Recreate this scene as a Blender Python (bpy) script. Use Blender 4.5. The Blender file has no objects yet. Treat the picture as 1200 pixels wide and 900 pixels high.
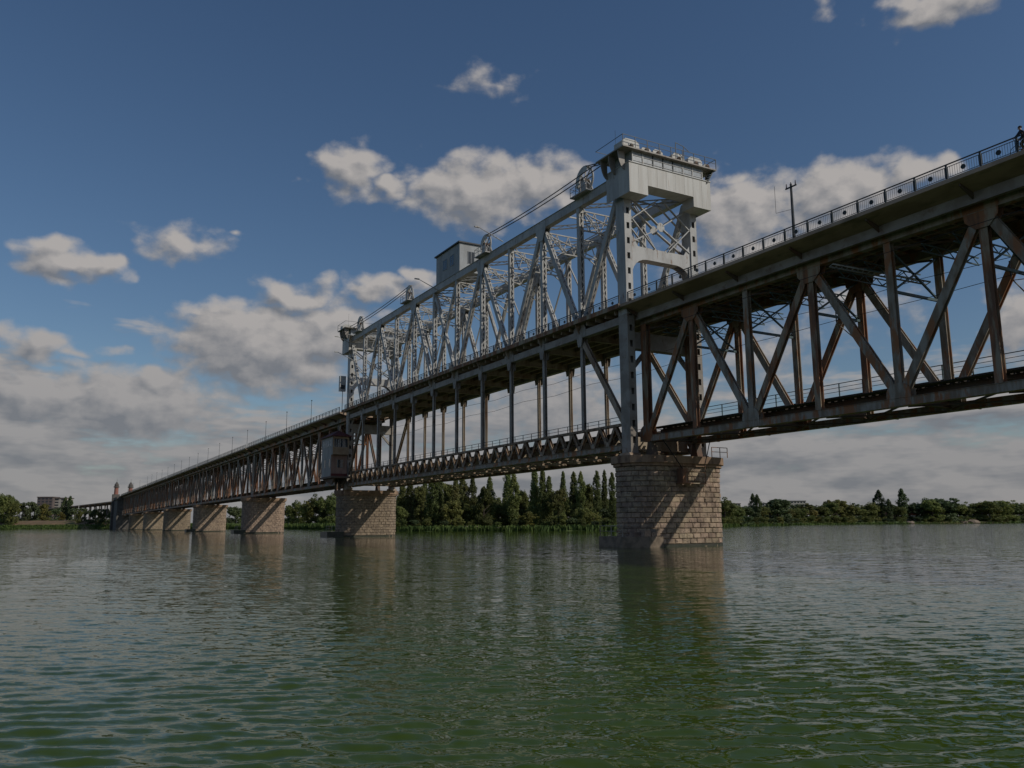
import bpy, math, random
import numpy as np
from mathutils import Vector, Matrix
R = math.radians
random.seed(7); rng = np.random.default_rng(11)

# ------------------------------------------------------------------ camera, sky, sun, exposure
scn = bpy.context.scene
col = scn.collection
F_PX, PITCH, ROLL, YAW, CAM_H, CAM_X = 962.1, R(9.672), R(.305), R(29.54), 2.24, -52.0
SUN_VEC = Vector((1.0, -1.35, 1.16)).normalized()      # towards the sun
SUN_ENERGY, SKY_STRENGTH, EXPOSURE = 5.0, 0.11, -1.3

cam = bpy.data.cameras.new('camera')
cam.sensor_fit = 'HORIZONTAL'; cam.sensor_width = 36; cam.lens = 36*F_PX/1200
cam.clip_start = .1; cam.clip_end = 20000
camo = bpy.data.objects.new('camera', cam); col.objects.link(camo)
_f = Vector((math.sin(YAW)*math.cos(PITCH), math.cos(YAW)*math.cos(PITCH), math.sin(PITCH)))
_r = Vector((math.cos(YAW), -math.sin(YAW), 0))
_u = _r.cross(_f)
r2 = _r*math.cos(ROLL) - _u*math.sin(ROLL); u2 = _r*math.sin(ROLL) + _u*math.cos(ROLL)
mw = Matrix((r2, u2, -_f)).transposed().to_4x4(); mw.translation = Vector((CAM_X, 0, CAM_H))
camo.matrix_world = mw
scn.camera = camo

def heading(px):
    """horizontal unit direction of an image column (1200 px wide) at the horizon, for laying out the far banks"""
    a = YAW + math.atan((px-600)/F_PX*math.cos(PITCH))
    return math.sin(a), math.cos(a), a
def ground_pos(px, d):
    sx, sy, a = heading(px); k = d/math.cos(a-YAW)
    return CAM_X + sx*k, sy*k

world = bpy.data.worlds.new('World'); world.cycles.sampling_method = 'MANUAL'; world.cycles.sample_map_resolution = 256; scn.world = world; world.use_nodes = True
def build_world():
    nt = world.node_tree; nt.nodes.clear()
    N = lambda t, tree=nt: tree.nodes.new(t)
    # --- group: cloud density at (azimuth, elevation) in degrees
    g = bpy.data.node_groups.new('cloud_field', 'ShaderNodeTree')
    g.interface.new_socket('P', in_out='INPUT', socket_type='NodeSocketVector')
    g.interface.new_socket('D', in_out='OUTPUT', socket_type='NodeSocketFloat')
    gi = g.nodes.new('NodeGroupInput'); go = g.nodes.new('NodeGroupOutput'); L = g.links.new
    def gm(op, a, b=None, c=None):
        n = g.nodes.new('ShaderNodeMath'); n.operation = op
        for i, v in enumerate((a, b, c)):
            if v is None: continue
            if isinstance(v, (int, float)): n.inputs[i].default_value = v
            else: L(v, n.inputs[i])
        return n.outputs[0]
    def gv(op, a, b):
        n = g.nodes.new('ShaderNodeVectorMath'); n.operation = op
        for i, v in enumerate((a, b)):
            if isinstance(v, tuple): n.inputs[i].default_value = v
            else: L(v, n.inputs[i])
        return n.outputs['Value'] if op == 'LENGTH' else n.outputs[0]
    def noise(vec, scale, detail, rough):
        n = g.nodes.new('ShaderNodeTexNoise'); n.noise_dimensions = '2D'; n.inputs['Scale'].default_value = scale
        n.inputs['Detail'].default_value = detail; n.inputs['Roughness'].default_value = rough
        L(vec, n.inputs['Vector']); return n
    P = gi.outputs[0]
    st = gv('MULTIPLY', P, (1, 1.5, 1))
    n1 = noise(st, .40, 1, .5); n2 = noise(st, .75, 6, .54)
    Q = gv('ADD', P, gv('MULTIPLY', gv('SUBTRACT', n1.outputs['Color'], (.5, .5, .5)), (4.6, 2.3, 0)))
    fb = gm('MULTIPLY', gm('SUBTRACT', n2.outputs[0], .5), .72)
    blobs = [(-0.0,16.0,2.7,1.0,1),(2.2,16.1,1.2,.6,.8),(6.9,18.0,2.6,.9,.62),(9.4,19.1,.8,.3,.5),(17.8,24.0,2.2,1.4,1),(20.6,22.8,1.8,.7,.8),(27.1,22.8,5.2,2.0,1.3),(31.6,23.4,2.8,1.7,1.1),(27.9,29.8,2.1,.7,.40),(59.0,30.7,3.1,.9,1.1),(61.4,30.9,4.4,1.0,1),(52.5,32.1,.8,.4,.3),(46.0,20.5,4.1,2.4,.95),(52.5,20.9,4.6,1.9,1.2),(57.0,21.2,2.3,1.0,1),(45.6,22.7,1.6,.8,.7),(12.4,11.9,5.8,2.6,1.5),(14.7,15.4,2.7,.9,.95),(16.7,12.7,3.2,2.3,1.1),(9.0,13.4,1.7,1.1,.7),(20.1,16.2,2.5,.7,.8),(23.4,16.7,1.6,.6,.8),(-1.2,10.9,2.3,1.0,.95),(1.3,10.7,1.0,.5,.5),(6.1,9.4,2.1,.8,1),(2.2,8.5,4.0,1.0,1),(-.9,7.7,4.2,1.5,1.3),(4.8,7.6,5.9,2.0,1.4),(47.6,17.6,6.8,2.2,.7),(61.8,11.9,1.4,2.3,.9),(31.9,7.9,8.4,3.6,.7),(53.3,13.7,3.2,1.2,.45),(47.2,10.8,3.4,2.2,.5),
      (75,17,6,2,1.1),(84,27,5,2,1),(98,13,8,2.4,1.2),(118,22,6,2.4,1.1),(150,16,9,3,1.2),(176,28,6,2,1),(-18,14,5,2,1.1),(-34,24,5,1.8,1),(-58,15,8,2.6,1.2),(-95,20,8,3,1.2),(-135,26,7,2.4,1.1),(-160,13,9,2.6,1.2)]
    acc = None
    for az, el, rx, ry, w in blobs:
        ax, ay = 1/(rx*1.26), 1/(ry*1.38)
        n = g.nodes.new('ShaderNodeVectorMath'); n.operation = 'MULTIPLY_ADD'; L(Q, n.inputs[0]); n.inputs[1].default_value = (ax, ay, 0); n.inputs[2].default_value = (-az*ax, -el*ay, 0)
        v = gm('MULTIPLY_ADD', gv('LENGTH', n.outputs[0], (0, 0, 0)), -w, w)
        acc = v if acc is None else gm('MAXIMUM', acc, v)
    acc = gm('ADD', acc, fb)
    # low bank of stratocumulus towards the horizon, all the way round
    sep = g.nodes.new('ShaderNodeSeparateXYZ'); L(Q, sep.inputs[0])
    lay = gv('MULTIPLY', P, (.11, .46, 1)); n3 = noise(lay, 1.0, 4, .6)
    base = gm('MULTIPLY', gm('SUBTRACT', 10.2, sep.outputs[1]), .15)
    lowb = gm('ADD', base, gm('MULTIPLY', gm('SUBTRACT', n3.outputs[0], .50), 2.6))
    acc = gm('MAXIMUM', acc, gm('MINIMUM', gm('ADD', lowb, gm('MULTIPLY', fb, .45)), 1.4))
    L(acc, go.inputs[0])
    # --- world
    lk = nt.links.new
    def m(op, a, b=None, clamp=False):
        n = N('ShaderNodeMath'); n.operation = op; n.use_clamp = clamp
        for i, v in enumerate((a, b)):
            if v is None: continue
            if isinstance(v, (int, float)): n.inputs[i].default_value = v
            else: lk(v, n.inputs[i])
        return n.outputs[0]
    tc = N('ShaderNodeTexCoord'); nv = N('ShaderNodeVectorMath'); nv.operation = 'NORMALIZE'
    lk(tc.outputs['Generated'], nv.inputs[0]); s = N('ShaderNodeSeparateXYZ'); lk(nv.outputs[0], s.inputs[0])
    az = m('MULTIPLY', m('ARCTAN2', s.outputs[0], s.outputs[1]), 180/math.pi)
    el = m('MULTIPLY', m('ARCSINE', s.outputs[2]), 180/math.pi)
    cb = N('ShaderNodeCombineXYZ'); lk(az, cb.inputs[0]); lk(el, cb.inputs[1])
    off = N('ShaderNodeVectorMath'); off.operation = 'ADD'; lk(cb.outputs[0], off.inputs[0]); off.inputs[1].default_value = (.55, .75, 0)
    g1 = N('ShaderNodeGroup'); g1.node_tree = g; lk(cb.outputs[0], g1.inputs[0])
    g2 = N('ShaderNodeGroup'); g2.node_tree = g; lk(off.outputs[0], g2.inputs[0])
    mask = N('ShaderNodeMapRange'); mask.interpolation_type = 'SMOOTHSTEP'
    mask.inputs['From Min'].default_value = -.10; mask.inputs['From Max'].default_value = .60
    lk(g1.outputs[0], mask.inputs['Value'])
    # lit towards the sun (upper right), grey underneath
    sh = N('ShaderNodeMapRange'); sh.inputs['From Min'].default_value = -.42; sh.inputs['From Max'].default_value = .36
    lk(m('SUBTRACT', g1.outputs[0], g2.outputs[0]), sh.inputs['Value'])
    lowr = N('ShaderNodeMapRange'); lowr.inputs['From Min'].default_value = 4; lowr.inputs['From Max'].default_value = 15
    lowr.inputs['To Min'].default_value = .46; lowr.inputs['To Max'].default_value = 1
    lk(el, lowr.inputs['Value'])
    cc = N('ShaderNodeMix'); cc.data_type = 'RGBA'
    cc.inputs[6].default_value = (3.9, 4.1, 4.55, 1); cc.inputs[7].default_value = (9.3, 8.75, 8.4, 1)
    lk(m('MULTIPLY', sh.outputs[0], lowr.outputs[0], True), cc.inputs[0])
    sky = N('ShaderNodeTexSky'); sky.sky_type = 'NISHITA'; sky.sun_disc = False
    sky.sun_elevation = math.asin(SUN_VEC.z); sky.sun_rotation = math.atan2(SUN_VEC.x, SUN_VEC.y)
    sky.altitude = 80; sky.air_density = 1.1; sky.dust_density = .5; sky.ozone_density = 2.6
    mx = N('ShaderNodeMix'); mx.data_type = 'RGBA'
    hs = N('ShaderNodeHueSaturation'); hs.inputs['Saturation'].default_value = 1.12; hs.inputs['Value'].default_value = 1.34; hs.inputs['Hue'].default_value = .503; lk(sky.outputs[0], hs.inputs['Color'])
    lk(m('MULTIPLY', mask.outputs[0], .96), mx.inputs[0]); lk(hs.outputs[0], mx.inputs[6]); lk(cc.outputs[2], mx.inputs[7])
    bg = N('ShaderNodeBackground'); bg.inputs[1].default_value = SKY_STRENGTH; lk(mx.outputs[2], bg.inputs[0])
    out = N('ShaderNodeOutputWorld'); lk(bg.outputs[0], out.inputs[0])
build_world()
sun = bpy.data.lights.new('sun', 'SUN'); sun.energy = SUN_ENERGY; sun.angle = R(.53); sun.color = (1, .93, .82)
suno = bpy.data.objects.new('sun', sun); col.objects.link(suno)
suno.rotation_euler = SUN_VEC.to_track_quat('Z', 'Y').to_euler(); suno.location = (60, -60, 120)
scn.view_settings.view_transform = 'Standard'; scn.view_settings.look = 'None'
scn.view_settings.exposure = EXPOSURE; scn.view_settings.gamma = 1; scn.view_settings.use_curve_mapping = False

# ------------------------------------------------------------------ materials
MATS = {}
def mat(name, base, dark=None, rough=.6, scale=1.0, stretch=(1,1,1), lo=.4, hi=.62, third=None, t_scale=.25, t_lo=.5, t_hi=.65,
        bump=0, bump_scale=8, metallic=0, spec=.4, obj_random=0, translucent=0):
    m = bpy.data.materials.new(name); m.use_nodes = True; nt = m.node_tree; b = nt.nodes['Principled BSDF']; lk = nt.links.new
    b.inputs['Roughness'].default_value = rough; b.inputs['Metallic'].default_value = metallic; b.inputs['Specular IOR Level'].default_value = spec
    geo = nt.nodes.new('ShaderNodeNewGeometry')
    def field(sc, st, det=6):
        mp = nt.nodes.new('ShaderNodeVectorMath'); mp.operation = 'MULTIPLY'; mp.inputs[1].default_value = st; lk(geo.outputs['Position'], mp.inputs[0])
        n = nt.nodes.new('ShaderNodeTexNoise'); n.inputs['Scale'].default_value = sc; n.inputs['Detail'].default_value = det; n.inputs['Roughness'].default_value = .62
        lk(mp.outputs[0], n.inputs['Vector']); return n.outputs[0]
    def ramp(x, a, c):
        r = nt.nodes.new('ShaderNodeMapRange'); r.interpolation_type = 'SMOOTHSTEP'; r.inputs['From Min'].default_value = a; r.inputs['From Max'].default_value = c
        lk(x, r.inputs['Value']); return r.outputs[0]
    def mix(fac, a, c):
        x = nt.nodes.new('ShaderNodeMix'); x.data_type = 'RGBA'
        if isinstance(fac, float): x.inputs[0].default_value = fac
        else: lk(fac, x.inputs[0])
        for i, v in ((6, a), (7, c)):
            if isinstance(v, tuple): x.inputs[i].default_value = (*v, 1)
            else: lk(v, x.inputs[i])
        return x.outputs[2]
    cur = base
    if dark: cur = mix(ramp(field(scale, stretch), lo, hi), base, dark)
    if third: cur = mix(ramp(field(t_scale, stretch), t_lo, t_hi), cur, third)
    if obj_random:
        oi = nt.nodes.new('ShaderNodeObjectInfo'); hs = nt.nodes.new('ShaderNodeHueSaturation')
        a = nt.nodes.new('ShaderNodeMapRange'); a.inputs['To Min'].default_value = 1-obj_random; a.inputs['To Max'].default_value = 1+obj_random; lk(oi.outputs['Random'], a.inputs['Value'])
        lk(a.outputs[0], hs.inputs['Value'])
        wn = nt.nodes.new('ShaderNodeTexWhiteNoise'); wn.noise_dimensions = '1D'; lk(oi.outputs['Random'], wn.inputs['W'])
        h = nt.nodes.new('ShaderNodeMapRange'); h.inputs['To Min'].default_value = .5-.06*obj_random; h.inputs['To Max'].default_value = .5+.06*obj_random; lk(wn.outputs[0], h.inputs['Value']); lk(h.outputs[0], hs.inputs['Hue'])
        if isinstance(cur, tuple): hs.inputs['Color'].default_value = (*cur, 1)
        else: lk(cur, hs.inputs['Color'])
        cur = hs.outputs[0]
    if isinstance(cur, tuple): b.inputs['Base Color'].default_value = (*cur, 1)
    else: lk(cur, b.inputs['Base Color'])
    if bump:
        bn = nt.nodes.new('ShaderNodeBump'); bn.inputs['Strength'].default_value = .7; bn.inputs['Distance'].default_value = bump
        lk(field(bump_scale, (1,1,1), 5), bn.inputs['Height']); lk(bn.outputs[0], b.inputs['Normal'])
    if translucent:
        tr = nt.nodes.new('ShaderNodeBsdfTranslucent'); ms = nt.nodes.new('ShaderNodeMixShader'); ms.inputs[0].default_value = translucent
        if isinstance(cur, tuple): tr.inputs[0].default_value = (*cur, 1)
        else: lk(cur, tr.inputs[0])
        o = nt.nodes['Material Output']; lk(b.outputs[0], ms.inputs[1]); lk(tr.outputs[0], ms.inputs[2]); lk(ms.outputs[0], o.inputs[0])
    MATS[name] = m; return m
RUST = (.16, .062, .03)
mat('lift_paint', (.45,.45,.435), (.34,.335,.32), rough=.5, scale=.7, stretch=(1,1,.35), third=(.20,.125,.08), t_scale=1.9, t_lo=.57, t_hi=.72, bump=.006, bump_scale=3)
mat('lift_lower', (.42,.35,.265), (.27,.185,.12), rough=.6, scale=.8, stretch=(1,1,.3), third=(.17,.085,.05), t_scale=1.1, t_lo=.55, t_hi=.72, bump=.004)
mat('lattice_paint', (.36,.28,.19), (.20,.13,.08), rough=.7, scale=1.6, third=(.15,.08,.045), t_scale=2.0, t_lo=.48, t_hi=.62, bump=.004)
mat('lift_grey', (.33,.305,.27), (.24,.21,.18), rough=.55, scale=.6, third=(.15,.09,.055), t_scale=.9, t_lo=.55, t_hi=.72, bump=.004)
mat('old_steel', (.35,.315,.26), (.22,.17,.12), rough=.7, scale=1.6, stretch=(1,1,.3), third=(.32,.145,.065), t_scale=1.0, t_lo=.50, t_hi=.59, bump=.005)
mat('rusty_steel', (.30,.14,.07), (.17,.095,.06), rough=.8, scale=1.8, stretch=(1,1,.2), third=(.35,.29,.21), t_scale=1.0, t_lo=.48, t_hi=.6, bump=.006)
mat('dark_steel', (.13,.105,.08), (.16,.09,.06), rough=.75, scale=1.0, bump=.005)
mat('teal_steel', (.06,.12,.13), (.05,.07,.075), rough=.55, scale=1.5, third=(.12,.06,.04), t_scale=1.4, t_lo=.6, t_hi=.75)
mat('far_steel', (.30,.30,.27), (.23,.195,.16), rough=.65, scale=.5, stretch=(1,1,.2), third=(.36,.185,.105), t_scale=.3, t_lo=.43, t_hi=.58)
mat('concrete', (.50,.37,.275), (.35,.25,.18), rough=.85, scale=.55, stretch=(1,.35,1), third=(.24,.19,.135), t_scale=.9, t_lo=.52, t_hi=.72, bump=.012, bump_scale=4)
mat('asphalt', (.05,.05,.05), (.04,.04,.04), rough=.9)
mat('railing_paint', (.03,.045,.048), (.02,.028,.03), rough=.5, scale=3)
mat('stone', (.39,.295,.21), (.25,.19,.14), rough=.9, scale=1.6, third=(.13,.10,.08), t_scale=3.1, t_lo=.54, t_hi=.70, bump=.10, bump_scale=4.5, obj_random=.2)
mat('stone_cap', (.36,.245,.16), (.23,.15,.10), rough=.85, scale=.9, stretch=(1,1,.3), third=(.13,.075,.05), t_scale=1.0, t_lo=.52, t_hi=.7, bump=.03, bump_scale=4)
mat('mortar', (.27,.21,.155), (.17,.135,.1), rough=.95, scale=1.5, bump=.02)
mat('wet_stone', (.055,.055,.04), (.035,.04,.025), rough=.45, scale=2, bump=.02)
mat('sleeper_wood', (.035,.03,.026), (.05,.04,.03), rough=.9, scale=2)
mat('planks', (.06,.05,.042), (.04,.033,.03), rough=.9, scale=2)
mat('housing_paint', (.52,.515,.485), (.44,.425,.39), rough=.5, scale=.9, stretch=(2.2,1,.18), third=(.30,.215,.15), t_scale=1.6, t_lo=.58, t_hi=.8, bump=.006, bump_scale=2)
mat('house_wall', (.36,.38,.385), (.29,.30,.30), rough=.6, scale=.8, stretch=(1,1,.3))
mat('house_roof', (.07,.075,.08), (.05,.05,.055), rough=.6)
mat('glass', (.03,.04,.05), rough=.06, spec=.8)
mat('glass_pale', (.35,.38,.40), (.25,.27,.29), rough=.25, scale=3, spec=.6)
mat('cabin_white', (.40,.385,.36), (.31,.29,.27), rough=.7, scale=1.2, stretch=(1,1,.25))
mat('cabin_pink', (.30,.195,.15), (.24,.15,.115), rough=.8, scale=1.2, stretch=(1,1,.3))
mat('cabin_yellow', (.36,.26,.165), (.30,.2,.12), rough=.75, scale=1.4)
mat('red_roof', (.13,.032,.028), (.09,.03,.028), rough=.7, scale=1.5)
mat('red_paint', (.14,.03,.025), (.10,.028,.022), rough=.7, scale=1.5)
mat('white_paint', (.62,.62,.59), (.48,.47,.44), rough=.55, scale=1.5)
mat('cable', (.035,.036,.038), rough=.5)
mat('lamp_metal', (.045,.055,.06), (.035,.035,.035), rough=.5, scale=2)
mat('insulator', (.10,.06,.05), rough=.25)
mat('bark', (.10,.08,.06), (.06,.05,.04), rough=.95, scale=1.2, bump=.03)
mat('poplar_leaf', (.205,.23,.08), (.15,.18,.062), rough=.7, scale=.35, third=(.22,.22,.075), t_scale=.12, t_lo=.52, t_hi=.66, obj_random=.35, translucent=.5)
mat('tree_leaf', (.2,.22,.068), (.145,.17,.055), rough=.7, scale=.3, third=(.24,.22,.07), t_scale=.1, t_lo=.54, t_hi=.68, obj_random=.4, translucent=.5)
mat('yellow_leaf', (.25,.22,.055), (.17,.165,.045), rough=.6, scale=.4, obj_random=.3, translucent=.35)
mat('dark_leaf', (.105,.14,.055), (.075,.105,.044), rough=.6, scale=.4, obj_random=.3, translucent=.25)
mat('bank_grass', (.12,.165,.04), (.08,.12,.03), rough=.95, scale=.12, stretch=(1,1,1), third=(.15,.115,.05), t_scale=.02, t_lo=.55, t_hi=.68, bump=.3, bump_scale=.7)
mat('bank_dry', (.24,.155,.085), (.18,.125,.065), rough=.95, scale=.1, third=(.085,.105,.03), t_scale=.03, t_lo=.52, t_hi=.64, bump=.3, bump_scale=.7)
mat('reed', (.11,.16,.035), (.07,.115,.028), rough=.8, scale=.15, translucent=.3)
mat('sandstone_rock', (.26,.2,.15), (.18,.14,.10), rough=.9, scale=.6, bump=.1, bump_scale=1)
mat('block_pale', (.46,.43,.38), (.38,.35,.31), rough=.8, scale=.2)
mat('block_brown', (.15,.12,.115), (.12,.1,.095), rough=.8, scale=.2)
mat('window_dark', (.045,.05,.06), rough=.3)
mat('turret_red', (.32,.14,.11), (.26,.12,.09), rough=.8, scale=.6)
mat('turret_stone', (.13,.12,.11), (.095,.085,.075), rough=.85, scale=.6)
mat('house_tile', (.22,.075,.045), (.17,.06,.04), rough=.8, scale=.8)
mat('skin', (.42,.25,.18), rough=.5)
mat('jacket', (.02,.024,.04), (.03,.033,.05), rough=.85, scale=6)
mat('trousers', (.045,.055,.03), (.06,.065,.04), rough=.9, scale=6)
mat('hair', (.02,.015,.012), rough=.7)
mat('rubber', (.012,.012,.012), rough=.8)
mat('bike_paint', (.04,.07,.10), rough=.35)

# water: green murky body under a clear mirror-like surface
def water_mat():
    m = bpy.data.materials.new('water'); m.use_nodes = True; nt = m.node_tree; b = nt.nodes['Principled BSDF']; lk = nt.links.new
    geo = nt.nodes.new('ShaderNodeNewGeometry')
    n = nt.nodes.new('ShaderNodeTexNoise'); n.inputs['Scale'].default_value = .045; n.inputs['Detail'].default_value = 4; lk(geo.outputs['Position'], n.inputs['Vector'])
    r = nt.nodes.new('ShaderNodeMix'); r.data_type = 'RGBA'; r.inputs[6].default_value = (.042, .078, .009, 1); r.inputs[7].default_value = (.056, .084, .011, 1)
    lk(n.outputs[0], r.inputs[0]); lk(r.outputs[2], b.inputs['Base Color'])
    b.inputs['Roughness'].default_value = .03; b.inputs['IOR'].default_value = 1.333; b.inputs['Specular IOR Level'].default_value = .5
    def vm(op, x, y=None):
        n_ = nt.nodes.new('ShaderNodeVectorMath'); n_.operation = op
        for i_, v_ in enumerate((x, y)):
            if v_ is None: continue
            if isinstance(v_, tuple): n_.inputs[i_].default_value = v_
            else: lk(v_, n_.inputs[i_])
        return n_.outputs[0]
    acc = geo.outputs['Normal']
    wx_, wy_ = math.sin(YAW+R(6)), math.cos(YAW+R(6))                      # wind blows along the view, crests lie across it
    rot = nt.nodes.new('ShaderNodeVectorRotate'); rot.rotation_type = 'Z_AXIS'; rot.inputs['Angle'].default_value = YAW+R(6); lk(geo.outputs['Position'], rot.inputs['Vector'])
    for sc_, am_, dt_ in ((.6, .05, 1), (2.4, .15, 2), (7.0, .22, 2), (17, .18, 2)):       # unresolved ripples tilt the surface
        n_ = nt.nodes.new('ShaderNodeTexNoise'); n_.noise_dimensions = '2D'; n_.inputs['Scale'].default_value = sc_; n_.inputs['Detail'].default_value = dt_
        lk(vm('MULTIPLY', rot.outputs[0], (.38, 1, 0)), n_.inputs['Vector'])
        sp_ = nt.nodes.new('ShaderNodeSeparateXYZ'); lk(vm('SUBTRACT', n_.outputs['Color'], (.5, .5, .5)), sp_.inputs[0])
        for o_, (dx_, dy_), k_ in ((0, (wx_, wy_), am_), (1, (wy_, -wx_), am_*.45)):
            sc2 = nt.nodes.new('ShaderNodeVectorMath'); sc2.operation = 'SCALE'; sc2.inputs[0].default_value = (dx_*k_, dy_*k_, 0); lk(sp_.outputs[o_], sc2.inputs['Scale'])
            acc = vm('ADD', acc, sc2.outputs[0])
    lk(vm('NORMALIZE', acc), b.inputs['Normal']); MATS['water'] = m
water_mat()

# ------------------------------------------------------------------ helpers
V = Vector
class MB:
    def __init__(s): s.v = []; s.f = []
    def box(s, x0, x1, y0, y1, z0, z1):
        n = len(s.v); s.v += [(x,y,z) for x in (x0,x1) for y in (y0,y1) for z in (z0,z1)]
        s.f += [tuple(n+i for i in q) for q in ((0,1,3,2),(4,6,7,5),(0,4,5,1),(2,3,7,6),(0,2,6,4),(1,5,7,3))]; return s
    def beam(s, p0, p1, w, h, up=(0,0,1)):
        """box along p0-p1, w across, h along up"""
        p0, p1 = V(p0), V(p1); a = (p1-p0).normalized(); u = V(up)
        if abs(a.dot(u)) > .999: u = V((1,0,0))
        sd = a.cross(u).normalized(); u = sd.cross(a); n = len(s.v)
        for p in (p0, p1):
            for i, j in ((-1,-1),(1,-1),(1,1),(-1,1)): s.v.append(tuple(p + sd*(i*w/2) + u*(j*h/2)))
        s.f += [tuple(n+i for i in q) for q in ((0,3,2,1),(4,5,6,7),(0,1,5,4),(1,2,6,5),(2,3,7,6),(3,0,4,7))]; return s
    def prism(s, pts, axis, a, b):
        """polygon pts (2-D) extruded along axis from a to b; axis 'x': pts=(y,z), 'y': (x,z), 'z': (x,y)"""
        n = len(s.v); k = len(pts)
        for c in (a, b):
            for p, q in pts: s.v.append({'x': (c,p,q), 'y': (p,c,q), 'z': (p,q,c)}[axis])
        s.f.append(tuple(range(n, n+k))[::-1]); s.f.append(tuple(range(n+k, n+2*k)))
        for i in range(k): j = (i+1) % k; s.f.append((n+i, n+j, n+k+j, n+k+i))
        return s
    def tube(s, p0, p1, r0, r1=None, k=8, cap=True):
        r1 = r0 if r1 is None else r1; p0, p1 = V(p0), V(p1); a = (p1-p0).normalized()
        u = a.orthogonal().normalized(); w = a.cross(u); n = len(s.v)
        for p, r in ((p0, r0), (p1, r1)):
            for i in range(k): t = 2*math.pi*i/k; s.v.append(tuple(p + (u*math.cos(t)+w*math.sin(t))*r))
        for i in range(k): j = (i+1) % k; s.f.append((n+i, n+j, n+k+j, n+k+i))
        if cap: s.f.append(tuple(range(n, n+k))[::-1]); s.f.append(tuple(range(n+k, n+2*k)))
        return s
    def path(s, pts, r, k=6):
        for a, b in zip(pts, pts[1:]): s.tube(a, b, r, k=k)
        return s
    def ring(s, c, r, tr, ax='x', k=28, kk=6):
        n = len(s.v); c = V(c)
        for i in range(k):
            t = 2*math.pi*i/k; d = {'x': V((0,math.cos(t),math.sin(t))), 'y': V((math.cos(t),0,math.sin(t)))}[ax]; o = {'x': V((1,0,0)), 'y': V((0,1,0))}[ax]
            for j in range(kk):
                q = 2*math.pi*j/kk; s.v.append(tuple(c + d*(r+tr*math.cos(q)) + o*tr*math.sin(q)))
        for i in range(k):
            for j in range(kk): s.f.append((n+i*kk+j, n+((i+1)%k)*kk+j, n+((i+1)%k)*kk+(j+1)%kk, n+i*kk+(j+1)%kk))
        return s
    def hsec(s, p0, p1, wx, dn, tf=.07, tw=.05):
        """rolled section: two flange plates facing +-x, web between them"""
        p0, p1 = V(p0), V(p1); a = (p1-p0).normalized(); X = V((1,0,0)); n = X.cross(a).normalized()
        for sg in (-1, 1): s.beam(p0+X*sg*(wx/2-tf/2), p1+X*sg*(wx/2-tf/2), dn, tf, X)
        s.beam(p0, p1, tw, wx-2*tf-.004, X); return s
    def laced(s, p0, p1, wx, dn, tf=.06, pitch=.8, bar=.1):
        """built-up member: two side plates facing +-x joined by zigzag lacing on the other two faces"""
        p0, p1 = V(p0), V(p1); d = p1-p0; ln = d.length; a = d/ln; X = V((1,0,0)); n = X.cross(a).normalized()
        for sg in (-1, 1):
            s.beam(p0+X*sg*(wx/2-tf/2), p1+X*sg*(wx/2-tf/2), dn, tf, X)
            for q in (-1, 1): s.beam(p0+X*sg*(wx/2-tf-.06)+n*q*(dn/2-.02), p1+X*sg*(wx/2-tf-.06)+n*q*(dn/2-.02), .12, .035, n)
        k = max(2, int(ln/pitch)); h = ln/k; b = wx/2-tf-.03
        for q in (-1, 1):
            for i in range(k):
                sg = 1 if i % 2 else -1
                s.beam(p0+a*(i*h)+X*sg*b+n*q*(dn/2+.012), p0+a*((i+1)*h)-X*sg*b+n*q*(dn/2+.012), bar, .024, n)
            for e in (0, ln-.6):
                s.beam(p0+a*e+n*q*(dn/2+.028), p0+a*(e+.6)+n*q*(dn/2+.028), wx-.02, .028, n)
        return s
    def build(s, name, m, parent=None, smooth=False, label=None):
        vs = np.array(s.v, float); c = (vs.min(0)+vs.max(0))/2
        me = bpy.data.meshes.new(name); me.from_pydata([tuple(p) for p in (vs-c)], [], s.f); me.validate()
        me.materials.append(MATS[m])
        if smooth: me.polygons.foreach_set('use_smooth', [True]*len(me.polygons))
        o = bpy.data.objects.new(name, me); col.objects.link(o)
        w = V(c)
        if parent is not None:
            o.parent = parent; w = w - wpos(parent)
        o.location = w
        if label: o['label'] = label
        return o
def wpos(o):
    p = o.location.copy()
    while o.parent is not None: o = o.parent; p += o.location
    return p
def thing(name, label, cat, loc, group=None):
    o = bpy.data.objects.new(name, None); col.objects.link(o); o.location = loc; o.empty_display_size = .5
    o['label'] = label; o['category'] = cat
    if group: o['group'] = group
    return o
def tag(o, label, cat, group=None):
    o['label'] = label; o['category'] = cat
    if group: o['group'] = group
    return o
def kind(o, k): o['kind'] = k; return o
def dup(o, d=(0,0,0), parent='same'):
    c = o.copy(); col.objects.link(c); c.location = o.location + V(d)
    if parent != 'same': c.parent = parent
    for k in [x for x in bpy.data.objects if x.parent == o] if False else o.children:
        dup(k, (0,0,0), c)
    return c
ORD = ['first','second','third','fourth','fifth','sixth','seventh','eighth','ninth','tenth','eleventh','twelfth','thirteenth','fourteenth','fifteenth','sixteenth','seventeenth','eighteenth','nineteenth','twentieth']
ORD += ['twenty-'+o for o in ORD[:9]] + ['thirtieth'] + ['thirty-'+o for o in ORD[:9]] + ['fortieth'] + ['forty-'+o for o in ORD[:9]]

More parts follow.
